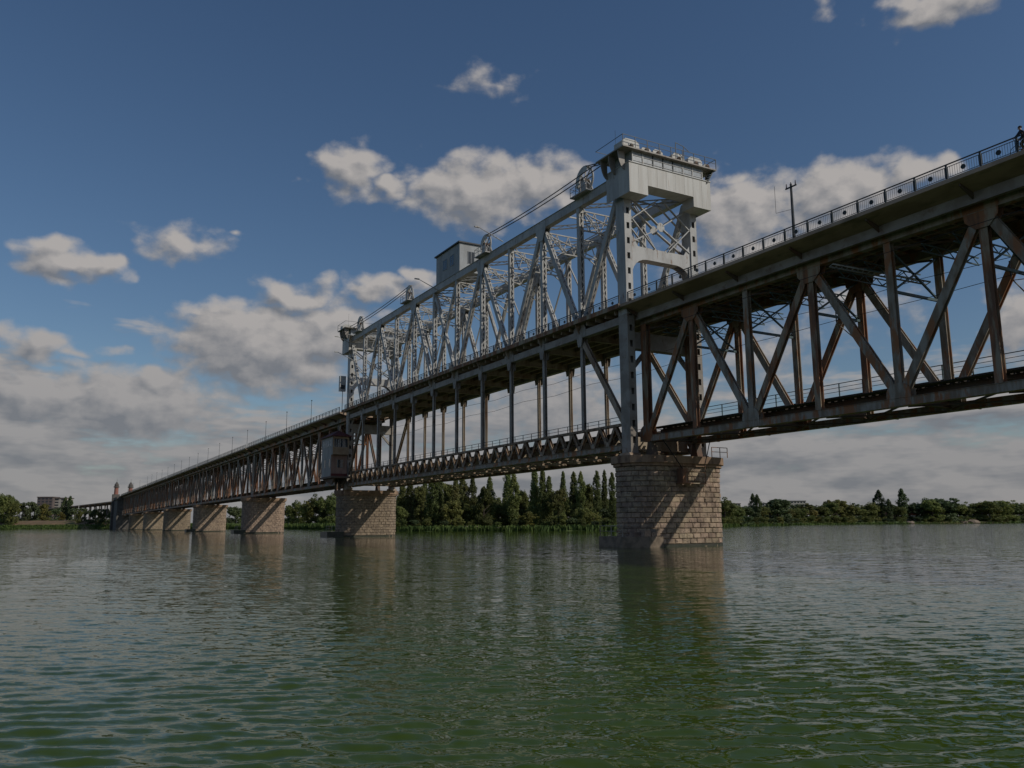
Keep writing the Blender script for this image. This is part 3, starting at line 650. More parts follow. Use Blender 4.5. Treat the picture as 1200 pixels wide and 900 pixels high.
# ------------------------------------------------------------------ lift span
LN, LF = -1.65, 7.25
LY0, LP, LNP = 65.1, 7.95, 11
LYE = LY0+LP*LNP
LT0, LT1, LB0, LB1 = 37.45, 38.42, 22.35, 23.12
def lift_span():
    t = thing('lift_span_truss', 'grey steel lift span with high laced through-truss and hangers below', 'bridge span', ((LN+LF)/2, LY0, PCAP))
    Y = lambda k: LY0+LP*k
    tops = {0,2,4,7,9,11}
    for x in (LN, LF):
        MB().box(x-.33, x+.33, LY0+.78, LYE-.78, LT0, LT1).box(x-.42, x+.42, LY0+.78, LYE-.78, LT1+.002, LT1+.04).box(x-.38, x+.38, LY0+.78, LYE-.78, LT0-.035, LT0-.002).build('top_chord', 'lift_paint', t)
        MB().box(x-.33, x+.33, LY0+.78, LYE-.78, LB0, LB1).box(x-.38, x+.38, LY0+.78, LYE-.78, LB0-.035, LB0-.002).build('middle_chord', 'lift_grey', t)
        for k in range(1, LNP):
            MB().laced((x, Y(k), LB1), (x, Y(k), LT0-.035), .62, .50, pitch=.75).build('laced_post', 'lift_paint', t)
            MB().hsec((x, Y(k), 12.2), (x, Y(k), LB0-.036), .36, .42).build('hanger', 'lift_lower' if x > 0 else 'lift_grey', t)
        dg = [(k, k+1) for k in range(LNP) if k not in (5,)] + [(5,6),(6,5)]
        for a, b in dg:
            if (a, b) in ((5,6),(6,5)): pa, pb = V((x, Y(a), LB1-.2)), V((x, Y(b), LT0+.2)); w = .4
            else:
                up_a = a in tops; pa = V((x, Y(a), LT0+.35 if up_a else LB1-.3)); pb = V((x, Y(b), LB1-.3 if up_a else LT0+.35)); w = .5
            d = (pb-pa).normalized()
            MB().laced(pa+d*1.1, pb-d*1.1, w, w*1.15, pitch=.8).build('laced_diagonal', 'lift_paint', t)
        for k in range(1, LNP):
            top = k in tops; z = LT0 if top else LB1
            w, h = 1.15, 1.5
            if top: pts = [(Y(k)-w, LT1-.1),(Y(k)-w, LT0-.1),(Y(k)-.5, LT0-h),(Y(k)+.5, LT0-h),(Y(k)+w, LT0-.1),(Y(k)+w, LT1-.1)]
            else: pts = [(Y(k)-w, LB0+.05),(Y(k)+w, LB0+.05),(Y(k)+w, LB1+.2),(Y(k)+.5, LB1+h*.8),(Y(k)-.5, LB1+h*.8),(Y(k)-w, LB1+.2)]
            MB().prism(pts, 'x', x-.37, x-.335).prism(pts, 'x', x+.335, x+.37).build('gusset_plate', 'lift_paint' if top else 'lift_grey', t)
            # plate where the hanger leaves the middle chord
            pts = [(Y(k)-.5, LB1-.05),(Y(k)-.5, LB0-.2),(Y(k)-.3, LB0-1.0),(Y(k)+.3, LB0-1.0),(Y(k)+.5, LB0-.2),(Y(k)+.5, LB1-.05)]
            MB().prism(pts, 'x', x-.405, x-.375).prism(pts, 'x', x+.375, x+.405).build('hanger_plate', 'lift_grey', t)
        for a, b in ((0, 1), (LNP, LNP-1)):
            pa, pb = V((x, Y(a)+(.9 if a == 0 else -.9), 12.4)), V((x, Y(b), LB0-.1)); d = (pb-pa).normalized()
            MB().hsec(pa, pb-d*.8, .4, .6, tf=.08).build('end_brace', 'lift_lower', t)
        # slim longitudinal struts half way up the web
        for k in range(0, LNP) if x > 0 else ():
            if k == 5: continue
            ym = (Y(k)+Y(k+1))/2
            MB().laced((x, ym, LB1), (x, ym, 30.25), .3, .24, tf=.04, pitch=.55, bar=.06).build('sub_post', 'lift_paint', t)
            hi = k+1 if (k+1) in tops else k                      # sub-strut from the mid point back to the top of the post at the low node
            lo = k if hi == k+1 else k+1
            MB().beam((x, ym, 30.5), (x, Y(lo), 36.9), .16, .16, (1,0,0)).build('sub_strut', 'lift_paint', t)
    for k in range(1, LNP):
        y = Y(k)
        # deep laced sway frame between the trusses under the top chord
        mb = MB(); lattice_strut(mb, (LN+.34, y, 37.2), (LF-.34, y, 37.2), 2.3 if k not in (4, 5, 6) else 1.5, 10, .085)
        mb.beam((LN+.34, y, 33.6), (LN+2.4, y, 34.9), .12, .12).beam((LF-.34, y, 33.6), (LF-2.4, y, 34.9), .12, .12); mb.beam((LN+.34, y+.1, 34.8), (LF-.34, y+.1, 37.0), .1, .1).beam((LN+.34, y-.1, 37.0), (LF-.34, y-.1, 34.8), .1, .1)
        mb.build('sway_frame', 'lift_paint', t)
        mb = MB(); mb.prism([(-2.55,23.84),(-2.55,23.66),(LN-.45,22.75),(LN-.45,23.15),(LN+.4,23.15),(LN+.4,22.2),(LF-.4,22.2),(LF-.4,23.15),(LF+.45,23.15),(LF+.45,22.75),(8.15,23.66),(8.15,23.84)][::-1], 'y', y-.06, y+.06); mb.box(LN+.42, LF-.42, y-.2, y+.2, 22.14, 22.198); mb.build('deck_beam', 'lift_lower', t)
    mb = MB()
    for k in range(LNP):
        a, b = Y(k)+.4+(.6 if k == 0 else 0), Y(k+1)-.4-(.6 if k == LNP-1 else 0); r = .07
        for z, (q0, q1) in ((38.1, (LN+.35, LF-.35)), (37.8, (LF-.35, LN+.35))):
            p0, p1 = V((q0, a, z)), V((q1, b, z)); lattice_strut(mb, p0, p1, .42, 10, r)
        mb.beam((LN+.4, (a+b)/2, 38.0), (LF-.4, (a+b)/2, 38.0), .12, .16)
    mb.build('top_bracing', 'lift_paint', t)
    # intermediate cross beams and stringers that make the stepped underside of the road
    cb = MB().box(-2.3, 8.0, Y(0)+1.0, Y(0)+1.14, 23.35, 23.83).build('cross_beam', 'lift_lower', t)
    for i in range(1, 51): dup(cb, (0, i*1.69, 0))
    mb = MB()
    for x in (-.4, 1.1, 2.8, 4.5, 6.0): mb.box(x-.06, x+.06, LY0+.9, LYE-.9, 22.75, 23.34).box(x-.15, x+.15, LY0+.9, LYE-.9, 22.70, 22.75)
    mb.build('deck_girder', 'lift_lower', t)
    MB().box(-2.68, 8.4, LY0-.3, LYE+1.9, 23.842, DECK).build('road_slab', 'concrete', t)
    MB().box(-2.76, -2.69, LY0-.2, LYE+1.9, 23.78, DECK+.16).build('edge_beam', 'rusty_steel', t)
    n = int((LYE-LY0+1.2)/2.25); railing_parts(t, -2.6, LY0-.1, n, 2.25, DECK, True)
    mb = MB(); mb.box(8.26, 8.34, LY0, LYE, DECK+.97, DECK+1.03)
    for i in range(39): mb.box(8.26, 8.34, LY0+i*2.25, LY0+i*2.25+.08, DECK+.002, DECK+.968)
    mb.build('far_railing', 'railing_paint', t)
    for k, z, q in ((10.6, 36.2, 1), (10.6, 33.2, 1), (5.7, 37.2, 1), (3.2, 38.9, 0)):       # lamp arms reaching out over the river
        y = LY0+LP*k; mb = MB(); mb.tube((LN-.3, y, z), (LN-3.6, y+.4, z+1.5), .07, .05).box(LN-4.3, LN-3.55, y+.3, y+.52, z+1.45, z+1.6); mb.build('lamp_arm', 'lift_paint', t)
    return t
lift_span()
def lift_deck():
    t = thing('railway_lift_deck', 'rusty railway deck with lattice side girders hung below the lift span', 'bridge deck', ((LN+LF)/2, LY0, 9.4))
    y0, y1 = LY0+.95, LYE-.95
    B0, B1, T0, T1 = 9.42, 9.98, 11.92, 12.18
    n = 33; p = (y1-y0)/n
    for x in (LN, LF):
        MB().box(x-.32, x+.32, y0, y1, B0+.12, B1).box(x-.42, x+.42, y0, y1, B1+.002, B1+.03).box(x-.48, x+.48, y0, y1, B0, B0+.118).build('bottom_chord', 'old_steel', t)
        MB().box(x-.24, x+.24, y0, y1, T0, T1).build('top_chord', 'lattice_paint', t)
        v = MB(); v.hsec((x, y0+.06, B1+.03), (x, y0+p/2-.04, T0-.002), .36, .34, tf=.04); d1 = v.build('lattice_bar', 'lattice_paint', t)
        v = MB(); v.hsec((x, y0+p-.06, B1+.03), (x, y0+p/2+.04, T0-.002), .36, .34, tf=.04); d2 = v.build('lattice_bar', 'lattice_paint', t)
        g = MB().prism([(y0-.32+p,B1+.03),(y0+.32+p,B1+.03),(y0+.2+p,B1+.5),(y0-.2+p,B1+.5)], 'x', x-.215, x-.185).build('node_plate', 'lift_lower', t)
        for i in range(1, n): dup(d1, (0, i*p, 0)); dup(d2, (0, i*p, 0))
        for i in range(1, n-1): dup(g, (0, i*p, 0))
        hr = MB().box(x-.03, x+.03, y0, y1, 12.86, 12.91).box(x-.02, x+.02, y0, y1, 12.5, 12.54).build('handrail', 'railing_paint', t)
        q = MB().box(x-.03, x+.03, y0+.3, y0+.36, T1+.002, 12.858).build('post', 'railing_paint', hr)
        for i in range(1, 43): dup(q, (0, i*1.98, 0))
    for k in range(23):
        y = y0+.15+k*(y1-y0-.3)/22
        MB().box(LN+.5, LF-.5, y-.04, y+.04, 9.62, 10.9).box(LN+.5, LF-.5, y-.2, y+.2, 9.56, 9.618).build('floor_beam', 'lift_lower', t)
    mb = MB()
    for k in range(22):
        a = y0+.3+k*(y1-y0-.3)/22; b = a+(y1-y0-.3)/22-.3
        mb.beam((LN+.5, a, 9.7), (LF-.5, b, 9.7), .16, .1).beam((LF-.5, a, 9.82), (LN+.5, b, 9.82), .16, .1)
    mb.build('lateral_bracing', 'lift_lower', t)
    mb = MB()
    for x in (1.75, 2.35, 3.45, 4.05): mb.box(x-.05, x+.05, y0, y1, 10.9, 11.35)
    mb.build('rail_stringer', 'dark_steel', t)
    mb = MB()
    for i in range(int((y1-y0)/.62)): yy = y0+.2+i*.62; mb.box(1.3, 4.5, yy, yy+.26, 11.352, 11.58)
    kind(mb.build('sleepers', 'sleeper_wood', t), 'stuff')
    for x in (2.1, 3.66): MB().box(x-.035, x+.035, y0, y1, 11.582, 11.74).build('rail', 'rusty_steel', t)
    MB().box(LN+.5, 1.0, y0, y1, 11.3, 11.36).box(4.8, LF-.5, y0, y1, 11.3, 11.36).build('walkway', 'planks', t)
lift_deck()

# ------------------------------------------------------------------ portal towers
def tower(yc, sg, label):
    """sg=-1: outer face towards the camera (near tower), +1: far tower, mirrored"""
    t = thing('portal_tower', label, 'bridge tower', ((LN+LF)/2, yc, PCAP), 'portal towers of the lift span')
    F = lambda a, b: (min(yc+sg*a, yc+sg*b), max(yc+sg*a, yc+sg*b))      # distance towards the outer side
    z0, z1 = PCAP+.35, 36.0
    for x in (LN, LF):
        xa, xb = x-.45, x+.45
        for za, zb, nm, mt in ((z0, 23.2, 'lower_leg', 'lift_grey'), (23.202, z1, 'leg', 'lift_paint')):
            mb = MB(); y0, y1 = F(-.72, .72)
            mb.box(xa, xa+.06, y0, y1, za, zb); mb.box(xb-.06, xb, y0, y1, za, zb)
            for yy in (F(.66, .715), F(-.715, -.66)):                       # perforated cover plates
                mb.box(xa+.062, xa+.27, *yy, za, zb).box(xb-.27, xb-.062, *yy, za, zb)
                z = za
                while z < zb-.3:
                    mb.box(xa+.272, xb-.272, *yy, z, min(z+.95, zb)); z += 1.62
            mb.build(nm, mt, t)
        MB().prism([(yc-1.0,PCAP+.002),(yc+1.0,PCAP+.002),(yc+.75,z0-.002),(yc-.75,z0-.002)], 'x', x-.7, x+.7).build('base_shoe', 'lift_lower', t)
    yf = F(.55, .66)
    XA, XB = LN+.46, LF-.46
    # portal beam with curved knees
    def knee(side):
        pts = []; x = XA if side < 0 else XB; s = 1 if side < 0 else -1
        for i in range(7): a = i/6*math.pi/2; pts.append((x+s*(2.0-2.0*math.sin(a)) , 29.3-2.0*(1-math.cos(a))))
        return pts
    pl = [(XA, 27.3)]+[p for p in knee(-1)][::-1][0:]+[p for p in knee(1)]+[(XB,27.3)]
    outl = [(XA,31.9)]+[(XA,27.3)]+[(XA+2.0-2.0*math.cos(a*math.pi/12), 27.3+2.0*math.sin(a*math.pi/12)) for a in range(1,7)]+[(XB-2.0+2.0*math.sin(a*math.pi/12), 27.3+2.0*math.cos(a*math.pi/12)) for a in range(0,6)]+[(XB,27.3),(XB,31.9),(XB-.9,30.6),(XA+.9,30.6)]
    MB().prism(outl, 'y', *F(.45, .56)).prism(outl, 'y', *F(-.56, -.45)).build('portal_beam', 'lift_paint', t)
    MB().box(XA+1.6, XB-1.6, *F(-.44, .44), 29.302, 29.36).box(XA+1.0, XB-1.0, *F(-.44, .44), 30.54, 30.6).build('beam_flange', 'lift_paint', t)
    xm = (XA+XB)/2; zc = 33.2
    for q in (.5, -.5):
        y = yc+sg*q
        brs = [((XA, 35.9),(xm-.3, zc+.2)),((XB, 35.9),(xm+.3, zc+.2)),((XA+.1, 30.95),(xm-.3, zc-.2)),((XB-.1, 30.95),(xm+.3, zc-.2))]
        brs2 = [((XA, zc+.4),(xm-.9, 30.62)),((XB, zc+.4),(xm+.9, 30.62)),((XA, zc+.2),(xm-.6, 35.9)),((XB, zc+.2),(xm+.6, 35.9))]
        for (a, b) in brs: MB().beam((a[0], y, a[1]), (b[0], y, b[1]), .12, .3, (0,sg,0)).build('cross_brace', 'lift_paint', t)
        for (a, b) in brs2: MB().beam((a[0], y+sg*.13, a[1]), (b[0], y+sg*.13, b[1]), .1, .2, (0,sg,0)).build('cross_brace', 'lift_paint', t)
        MB().prism([(xm-.5, zc-.15),(xm-.15, zc-.5),(xm+.15, zc-.5),(xm+.5, zc-.15),(xm+.5, zc+.15),(xm+.15, zc+.5),(xm-.15, zc+.5),(xm-.5, zc+.15)], 'y', *F(q+.065*(1 if q>0 else -1), q+.1*(1 if q>0 else -1))).build('centre_plate', 'lift_paint', t)
    # lower portal strut below the road
    MB().box(XA, XB, *F(-.5, .5), 19.7, 21.4).build('lower_strut', 'lift_grey', t)
    for x, s in ((XA, 1), (XB, -1)): MB().beam((x, yc, 17.6), (x+s*2.0, yc, 19.75), .4, .35, (0,1,0)).build('knee_brace', 'lift_grey', t)
    # counterweight housing
    o0, o1 = .3, 2.55; bx0, bx1 = -2.72, 8.25
    hz0, hz1, nz = 35.42, 38.62, 36.5
    outl = [(bx0,hz0),(-.35,hz0),(-.35,nz),(5.8,nz),(5.8,hz0),(bx1,hz0),(bx1,hz1),(bx0,hz1)]
    ho = MB().prism(outl, 'y', *F(.74, o1)).build('housing', 'housing_paint', t)
    MB().box(bx0, bx0+.05, *F(-1.4, .735), hz0, hz1+.0).box(bx1-.05, bx1, *F(-1.4, .735), hz0, hz1).build('side_panel', 'lift_paint', t)
    for i in range(1, 9):
        xx = bx0+(bx1-bx0)*i/9
        MB().box(xx-.012, xx+.012, *F(o1+.002, o1+.012), hz1-2.0 if -.4 < xx < 5.9 else hz0+.1, hz1-.1).build('seam', 'housing_paint', ho)
    MB().box(bx0-.06, bx1+.06, *F(-1.5, o1+.08), hz1+.002, hz1+.08).build('ledge', 'housing_paint', t)
    # glazed gallery
    gl = MB().box(bx0+.5, bx1-.9, *F(-1.0, o1-.15), hz1+.082, 39.98).build('gallery', 'glass_pale', t)
    for i in range(8):
        xx = bx0+.55+(bx1-bx0-1.55)*i/7
        MB().box(xx-.06, xx+.06, *F(o1-.148, o1-.08), hz1+.1, 39.97).build('mullion', 'lift_paint' if i not in (2,3,4) else 'railing_paint', gl)
    for z in (38.95, 39.5): MB().box(bx0+.55, bx1-1.0, *F(o1-.148, o1-.1), z, z+.06).build('transom', 'lift_paint', gl)
    # top platform with machinery
    px0, px1 = bx0-.95, bx1+.7
    MB().box(px0, px1, *F(-1.9, o1+.35), 39.985, 40.12).build('platform', 'lift_grey', t)
    for q in (-1.2, .2, 1.8):
        pts = [(bx0-.01, 38.0)]+[(bx0-.01-.85*math.sin(a*math.pi/10), 38.0+1.95*(1-math.cos(a*math.pi/10))) for a in range(1, 6)]+[(bx0-.01, 39.98)]
        MB().prism(pts, 'y', *F(q, q+.08)).build('bracket', 'lift_grey', t)
        pts = [(bx1+.01, 38.6),(bx1+.55, 39.98),(bx1+.01, 39.98)]
        MB().prism(pts[::-1], 'y', *F(q, q+.08)).build('bracket', 'lift_grey', t)
    ld = MB().beam((px1-.25, yc+sg*(o1+.1), 39.98), (bx1-.5, yc+sg*(o1+.1), 38.4), .06, .1).beam((px1-.25, yc+sg*(o1-.5), 39.98), (bx1-.5, yc+sg*(o1-.5), 38.4), .06, .1).build('stair', 'railing_paint', t)
    for i in range(5):
        k = i/5+.1; xx = px1-.25+(bx1-.25-px1)*k; zz = 39.98-1.58*k; MB().box(xx-.12, xx+.12, *F(o1-.47, o1+.07), zz-.02, zz+.02).build('tread', 'railing_paint', ld)
    zr = 41.25
    rl = MB()
    rl.box(px0, px1, *F(o1+.3, o1+.34), zr, zr+.05).box(px0, px1, *F(o1+.3, o1+.34), zr-.5, zr-.46).box(px0, px0+.04, *F(-1.9, o1+.3), zr, zr+.05).box(px1-.04, px1, *F(-1.9, o1+.3), zr, zr+.05).box(px0, px1, *F(-1.9, -1.86), zr, zr+.05)
    rl = rl.build('platform_railing', 'railing_paint', t)
    for i in range(9):
        xx = px0+.02+(px1-px0-.04)*i/8; MB().box(xx-.03, xx+.03, *F(o1+.29, o1+.35), 40.12, zr).build('post', 'railing_paint', rl)
    MB().beam((3.3, yc+sg*(o1+.32), zr+.7), (4.4, yc+sg*(o1+.32), zr+.5), .05, .05).beam((3.3, yc+sg*(o1+.32), 40.12), (3.3, yc+sg*(o1+.32), zr+.7), .06, .06).beam((4.4, yc+sg*(o1+.32), 40.12), (4.4, yc+sg*(o1+.32), zr+.5), .06, .06).beam((4.4, yc+sg*(o1+.32), zr+.5), (5.2, yc+sg*(o1+.32), zr+.02), .05, .05).build('stair_rail', 'railing_paint', rl)
    for xx, wd, hh in ((-3.3, 2.2, 1.15), (-.8, 1.2, .7), (.7, 1.3, .8), (3.3, 1.7, 1.0), (5.5, 2.0, 1.1), (7.7, .9, .7)):
        y = yc+sg*1.6
        g = MB().prism([(xx, 40.122),(xx+wd, 40.122),(xx+wd, 40.122+hh*.7),(xx+wd*.8, 40.122+hh),(xx+wd*.2, 40.122+hh),(xx, 40.122+hh*.7)], 'y', y-.7, y+.7).build('machinery_cover', 'housing_paint', t)
        MB().tube((xx+wd*.5, y-.9*1, 40.5), (xx+wd*.5, y+.9, 40.5), .22, k=12).build('drum', 'dark_steel', g)
    MB().tube((bx0+.3, yc, 40.12), (bx0+.3, yc, 43.2), .015).build('aerial', 'cable', t)
    MB().tube((bx1-.2, yc, 40.12), (bx1-.2, yc, 42.6), .015).build('aerial', 'cable', t)
    return t
tower(LY0, -1, 'near portal tower with pale counterweight housing, standing on the nearest pier')
tower(LYE, 1, 'far portal tower at the left end of the lift span')

# ------------------------------------------------------------------ sheaves, cables, machinery house
def sheave(y, label, big=1.0):
    t = thing('cable_sheave', label, 'pulley', (LN, y, LT1), 'cable sheaves along the near top chord')
    zc = LT1+.6+1.05*big; r = 1.15*big
    MB().box(LN-1.1, LN+1.3, y-1.6, y+1.6, LT1+.045, LT1+.16).build('platform', 'lift_paint', t)
    for s in (-.42, .42): MB().prism([(y-1.0, LT1+.162),(y+1.0, LT1+.162),(y+.25, zc+.1),(y-.25, zc+.1)], 'x', LN+s-.06, LN+s+.06).build('bearing_frame', 'lift_paint', t)
    w = MB().ring((LN, y, zc), r, .13, 'x', 30, 6).build('wheel_rim', 'lift_paint', t, True)
    for i in range(8):
        a = i*math.pi/4; MB().beam((LN, y+.2*math.cos(a), zc+.2*math.sin(a)), (LN, y+(r-.1)*math.cos(a), zc+(r-.1)*math.sin(a)), .1, .12, (1,0,0)).build('spoke', 'lift_paint', w)
    MB().tube((LN-.5, y, zc), (LN+.5, y, zc), .2, k=12).build('axle', 'dark_steel', t)
    mb = MB(); n = 12                                           # sheet cover over the back half of the wheel
    pts = [(y+(r+.22)*math.cos(a*math.pi/n), zc+(r+.22)*math.sin(a*math.pi/n)) for a in range(-1, n-3)] + [(y+(r+.16)*math.cos(a*math.pi/n), zc+(r+.16)*math.sin(a*math.pi/n)) for a in range(n-4, -2, -1)]
    k = len(pts)//2
    for i in range(k-1): mb.prism([pts[i], pts[i+1], pts[2*k-2-i], pts[2*k-1-i]][::-1], 'x', LN-.2, LN+.34)
    mb.build('wheel_guard', 'housing_paint', t)
    rr = [(.62*r, r+.22)]; cr = []
    for a in range(-1, n-3): cr.append((y+(r+.2)*math.cos(a*math.pi/n), zc+(r+.2)*math.sin(a*math.pi/n)))
    ci = [(y+.66*r*math.cos(a*math.pi/n), zc+.66*r*math.sin(a*math.pi/n)) for a in range(-1, n-3)]
    sp = MB()
    for i in range(len(cr)-1): sp.prism([cr[i], cr[i+1], ci[i+1], ci[i]], 'x', LN-.26, LN-.22)
    sp.build('guard_side', 'housing_paint', t)
    rl = MB().box(LN-1.08, LN-1.04, y-1.6, y+1.6, LT1+1.15, LT1+1.2).box(LN-1.08, LN-1.04, y-1.6, y+1.6, LT1+.65, LT1+.69).box(LN-1.08, LN+1.3, y+1.56, y+1.6, LT1+1.15, LT1+1.2).build('platform_railing', 'lift_grey', t)
    for dy in (-1.57, -.5, .5, 1.57): MB().box(LN-1.085, LN-1.035, y+dy-.025, y+dy+.025, LT1+.162, LT1+1.15).build('post', 'lift_grey', rl)
    return zc, r
SH = [(71.8, 'tall cable sheave beside the near tower', 1.25), (95.7, 'cable sheave to the right of the machinery house', 1.05), (123.0, 'cable sheave to the left of the machinery house', 1.0), (147.4, 'cable sheave next to the far tower', 1.1)]
tops = [sheave(*s) for s in SH]
def cable(a, b, label, r=.05, sag=.25, n=10):
    mb = MB(); a, b = V(a), V(b); pts = [a.lerp(b, i/n)-V((0,0,4*sag*(i/n)*(1-i/n))) for i in range(n+1)]; mb.path(pts, r)
    return tag(mb.build('hoist_cable', 'cable'), label, 'cable', 'hoisting cables of the lift span')
for i, (dx, lab) in enumerate(((-.25,'outer'),(.25,'inner'))):
    cable((LN+dx-.7, 64.6, 40.9-.2*i), (LN+dx, 95.4, tops[1][0]+tops[1][1]), lab+' hoisting cable from the near tower top to the second sheave', .065, .4)
    cable((LN+dx, 71.3, tops[0][0]+tops[0][1]), (LN+dx-.5, 65.6, 40.2), lab+' short cable from the tall sheave to the near tower', .06, .02)
    cable((LN+dx, 123.4, tops[2][0]+tops[2][1]), (LN+dx-.3, 152.6, 40.6-.2*i), lab+' hoisting cable from the third sheave to the far tower', .065, .4)
t = thing('machinery_house', 'grey machinery house with flat dark roof on top of the lift span', 'hut', (.3, 107.5, LT1))
hx0, hx1, hy0, hy1, hz0, hz1 = -2.05, 2.5, 103.4, 111.6, LT1+.05, 42.75
MB().box(hx0, hx1, hy0, hy1, hz0, hz1).build('wall', 'house_wall', t)
MB().box(hx0-.25, hx1+.25, hy0-.25, hy1+.25, hz1+.002, hz1+.2).build('roof', 'house_roof', t)
for y in (106.0, 108.4):
    w = MB().box(hx0-.03, hx0-.002, y-.65, y+.65, 40.0, 41.5).build('window', 'glass', t)
    MB().box(hx0-.06, hx0-.032, y-.72, y-.65, 39.95, 41.55).box(hx0-.06, hx0-.032, y+.65, y+.72, 39.95, 41.55).box(hx0-.06, hx0-.032, y-.03, y+.03, 40.0, 41.5).box(hx0-.06, hx0-.032, y-.65, y+.65, 41.5, 41.57).box(hx0-.06, hx0-.032, y-.65, y+.65, 39.93, 40.0).build('frame', 'house_wall', w)
w = MB().box(-.7, .3, hy0-.03, hy0-.002, 39.8, 41.6).build('window', 'glass', t); MB().box(-.78, -.7, hy0-.06, hy0-.03, 39.75, 41.65).box(.3, .38, hy0-.06, hy0-.03, 39.75, 41.65).box(-.22, -.16, hy0-.06, hy0-.032, 39.8, 41.6).build('frame', 'house_wall', w)

# ------------------------------------------------------------------ control cabin on the second pier
def cabin():
    x0, x1, y0, y1 = -5.4, -2.3, 150.6, 157.4
    t = thing('control_cabin', 'two-storey pinkish control cabin with red hipped roof on the second pier', 'cabin', ((x0+x1)/2, (y0+y1)/2, 10.6))
    MB().box(x0-.25, x1+.25, y0-.3, y1+.4, 10.9, 11.25).build('platform', 'dark_steel', t)
    MB().prism([(y0-.2,10.898),(y0+1.2,9.7),(y0+1.6,9.7),(y1+.3,10.898)][::-1], 'x', x0+.3, x0+.5).prism([(y0-.2,10.898),(y0+1.2,9.7),(y0+1.6,9.7),(y1+.3,10.898)][::-1], 'x', x1-.5, x1-.3).build('bracket', 'dark_steel', t)
    MB().tube((x1-.6, y0+3.2, PCAP), (x1-.6, y0+3.2, 10.9), .28, k=10).tube((x1-.6, y0+5.2, PCAP), (x1-.6, y0+5.2, 10.9), .28, k=10).build('support', 'dark_steel', t)
    MB().box(x0, x1, y0+.9, y1, 11.252, 15.3).build('lower_wall', 'cabin_pink', t)
    MB().box(x0-.03, x0-.002, y0+.9, y1, 11.3, 18.7).build('side_cladding', 'cabin_white', t)
    MB().box(x0-.03, x1, y0+.6, y0+.898, 11.252, 11.75).build('red_band', 'red_paint', t)
    MB().box(x0, x1, y0, y1, 15.302, 16.7).build('balcony_wall', 'cabin_yellow', t)
    MB().box(x0-.03, x0-.002, y0, y0+.898, 15.3, 18.7).build('side_cladding', 'cabin_white', t)
    MB().box(x0+.25, x1-.25, y0+.25, y1-.2, 16.702, 18.3).build('glazed_room', 'cabin_white', t)
    for xx in (x0, x1-.2): MB().box(xx, xx+.2, y0, y0+.2, 16.702, 18.3).build('corner_post', 'cabin_yellow', t)
    MB().box(x0, x1, y0, y1, 18.302, 18.7).build('lintel', 'cabin_yellow', t)
    for i in range(3):
        a = x0+.30+i*.85; w = MB().box(a, a+.76, y0+.2, y0+.245, 16.8, 18.25).build('window', 'glass', t)
        MB().box(a-.06, a-.005, y0+.17, y0+.24, 16.75, 18.28).box(a+.36, a+.41, y0+.17, y0+.198, 16.8, 18.25).build('frame', 'white_paint', w)
    for y in (y0+1.2, y0+2.7, y0+4.2, y0+5.6):
        w = MB().box(x0-.06, x0-.032, y-.42, y+.42, 16.9, 18.1).build('window', 'glass_pale', t); MB().box(x0-.09, x0-.062, y-.48, y-.42, 16.85, 18.15).box(x0-.09, x0-.062, y+.42, y+.48, 16.85, 18.15).box(x0-.09, x0-.062, y-.03, y+.03, 16.9, 18.1).build('frame', 'white_paint', w)
    for y in (y0+1.6, y0+4.6):
        w = MB().box(x0-.06, x0-.032, y-.35, y+.35, 12.9, 14.5).build('window', 'glass', t); MB().box(x0-.09, x0-.062, y-.42, y-.35, 12.85, 14.55).box(x0-.09, x0-.062, y+.35, y+.42, 12.85, 14.55).build('frame', 'white_paint', w)
    w = MB().box(x0+1.1, x0+2.3, y0+.86, y0+.898, 12.9, 14.4).build('window', 'glass', t); MB().box(x0+1.02, x0+1.1, y0+.83, y0+.89, 12.82, 14.48).box(x0+2.3, x0+2.38, y0+.83, y0+.89, 12.82, 14.48).box(x0+1.67, x0+1.73, y0+.83, y0+.858, 12.9, 14.4).build('frame', 'cabin_yellow', w)
    mb = MB(); e = .4; mb.box(x0-e, x1+e, y0-e, y1+e, 18.702, 18.85)
    n = len(mb.v); mb.v += [(x0-e,y0-e,18.852),(x1+e,y0-e,18.852),(x1+e,y1+e,18.852),(x0-e,y1+e,18.852),((x0+x1)/2,y0+1.5,20.0),((x0+x1)/2,y1-1.5,20.0)]
    mb.f += [(n,n+1,n+4),(n+1,n+2,n+5,n+4),(n+2,n+3,n+5),(n+3,n,n+4,n+5)]; mb.build('roof', 'red_roof', t)
    MB().tube(((x0+x1)/2, y0+1.8, 19.9), ((x0+x1)/2, y0+1.8, 22.4), .05).build('mast', 'cable', t)
cabin()
t = thing('signal_box', 'blue-grey signal board on a thin pole by the far tower', 'signal', (-2.9, 153.6, DECK))
MB().tube((-2.9, 153.6, DECK), (-2.9, 153.6, 27.9), .06).build('pole', 'lamp_metal', t)
MB().box(-3.5, -2.3, 153.5, 154.2, 27.9, 30.9).build('board', 'lift_paint', t)
MB().box(-3.1, -2.5, 153.46, 153.498, 29.4, 30.1).build('lamp', 'white_paint', t)
MB().box(-3.3, -2.5, 153.46, 153.498, 28.3, 29.1).build('lamp', 'glass', t)

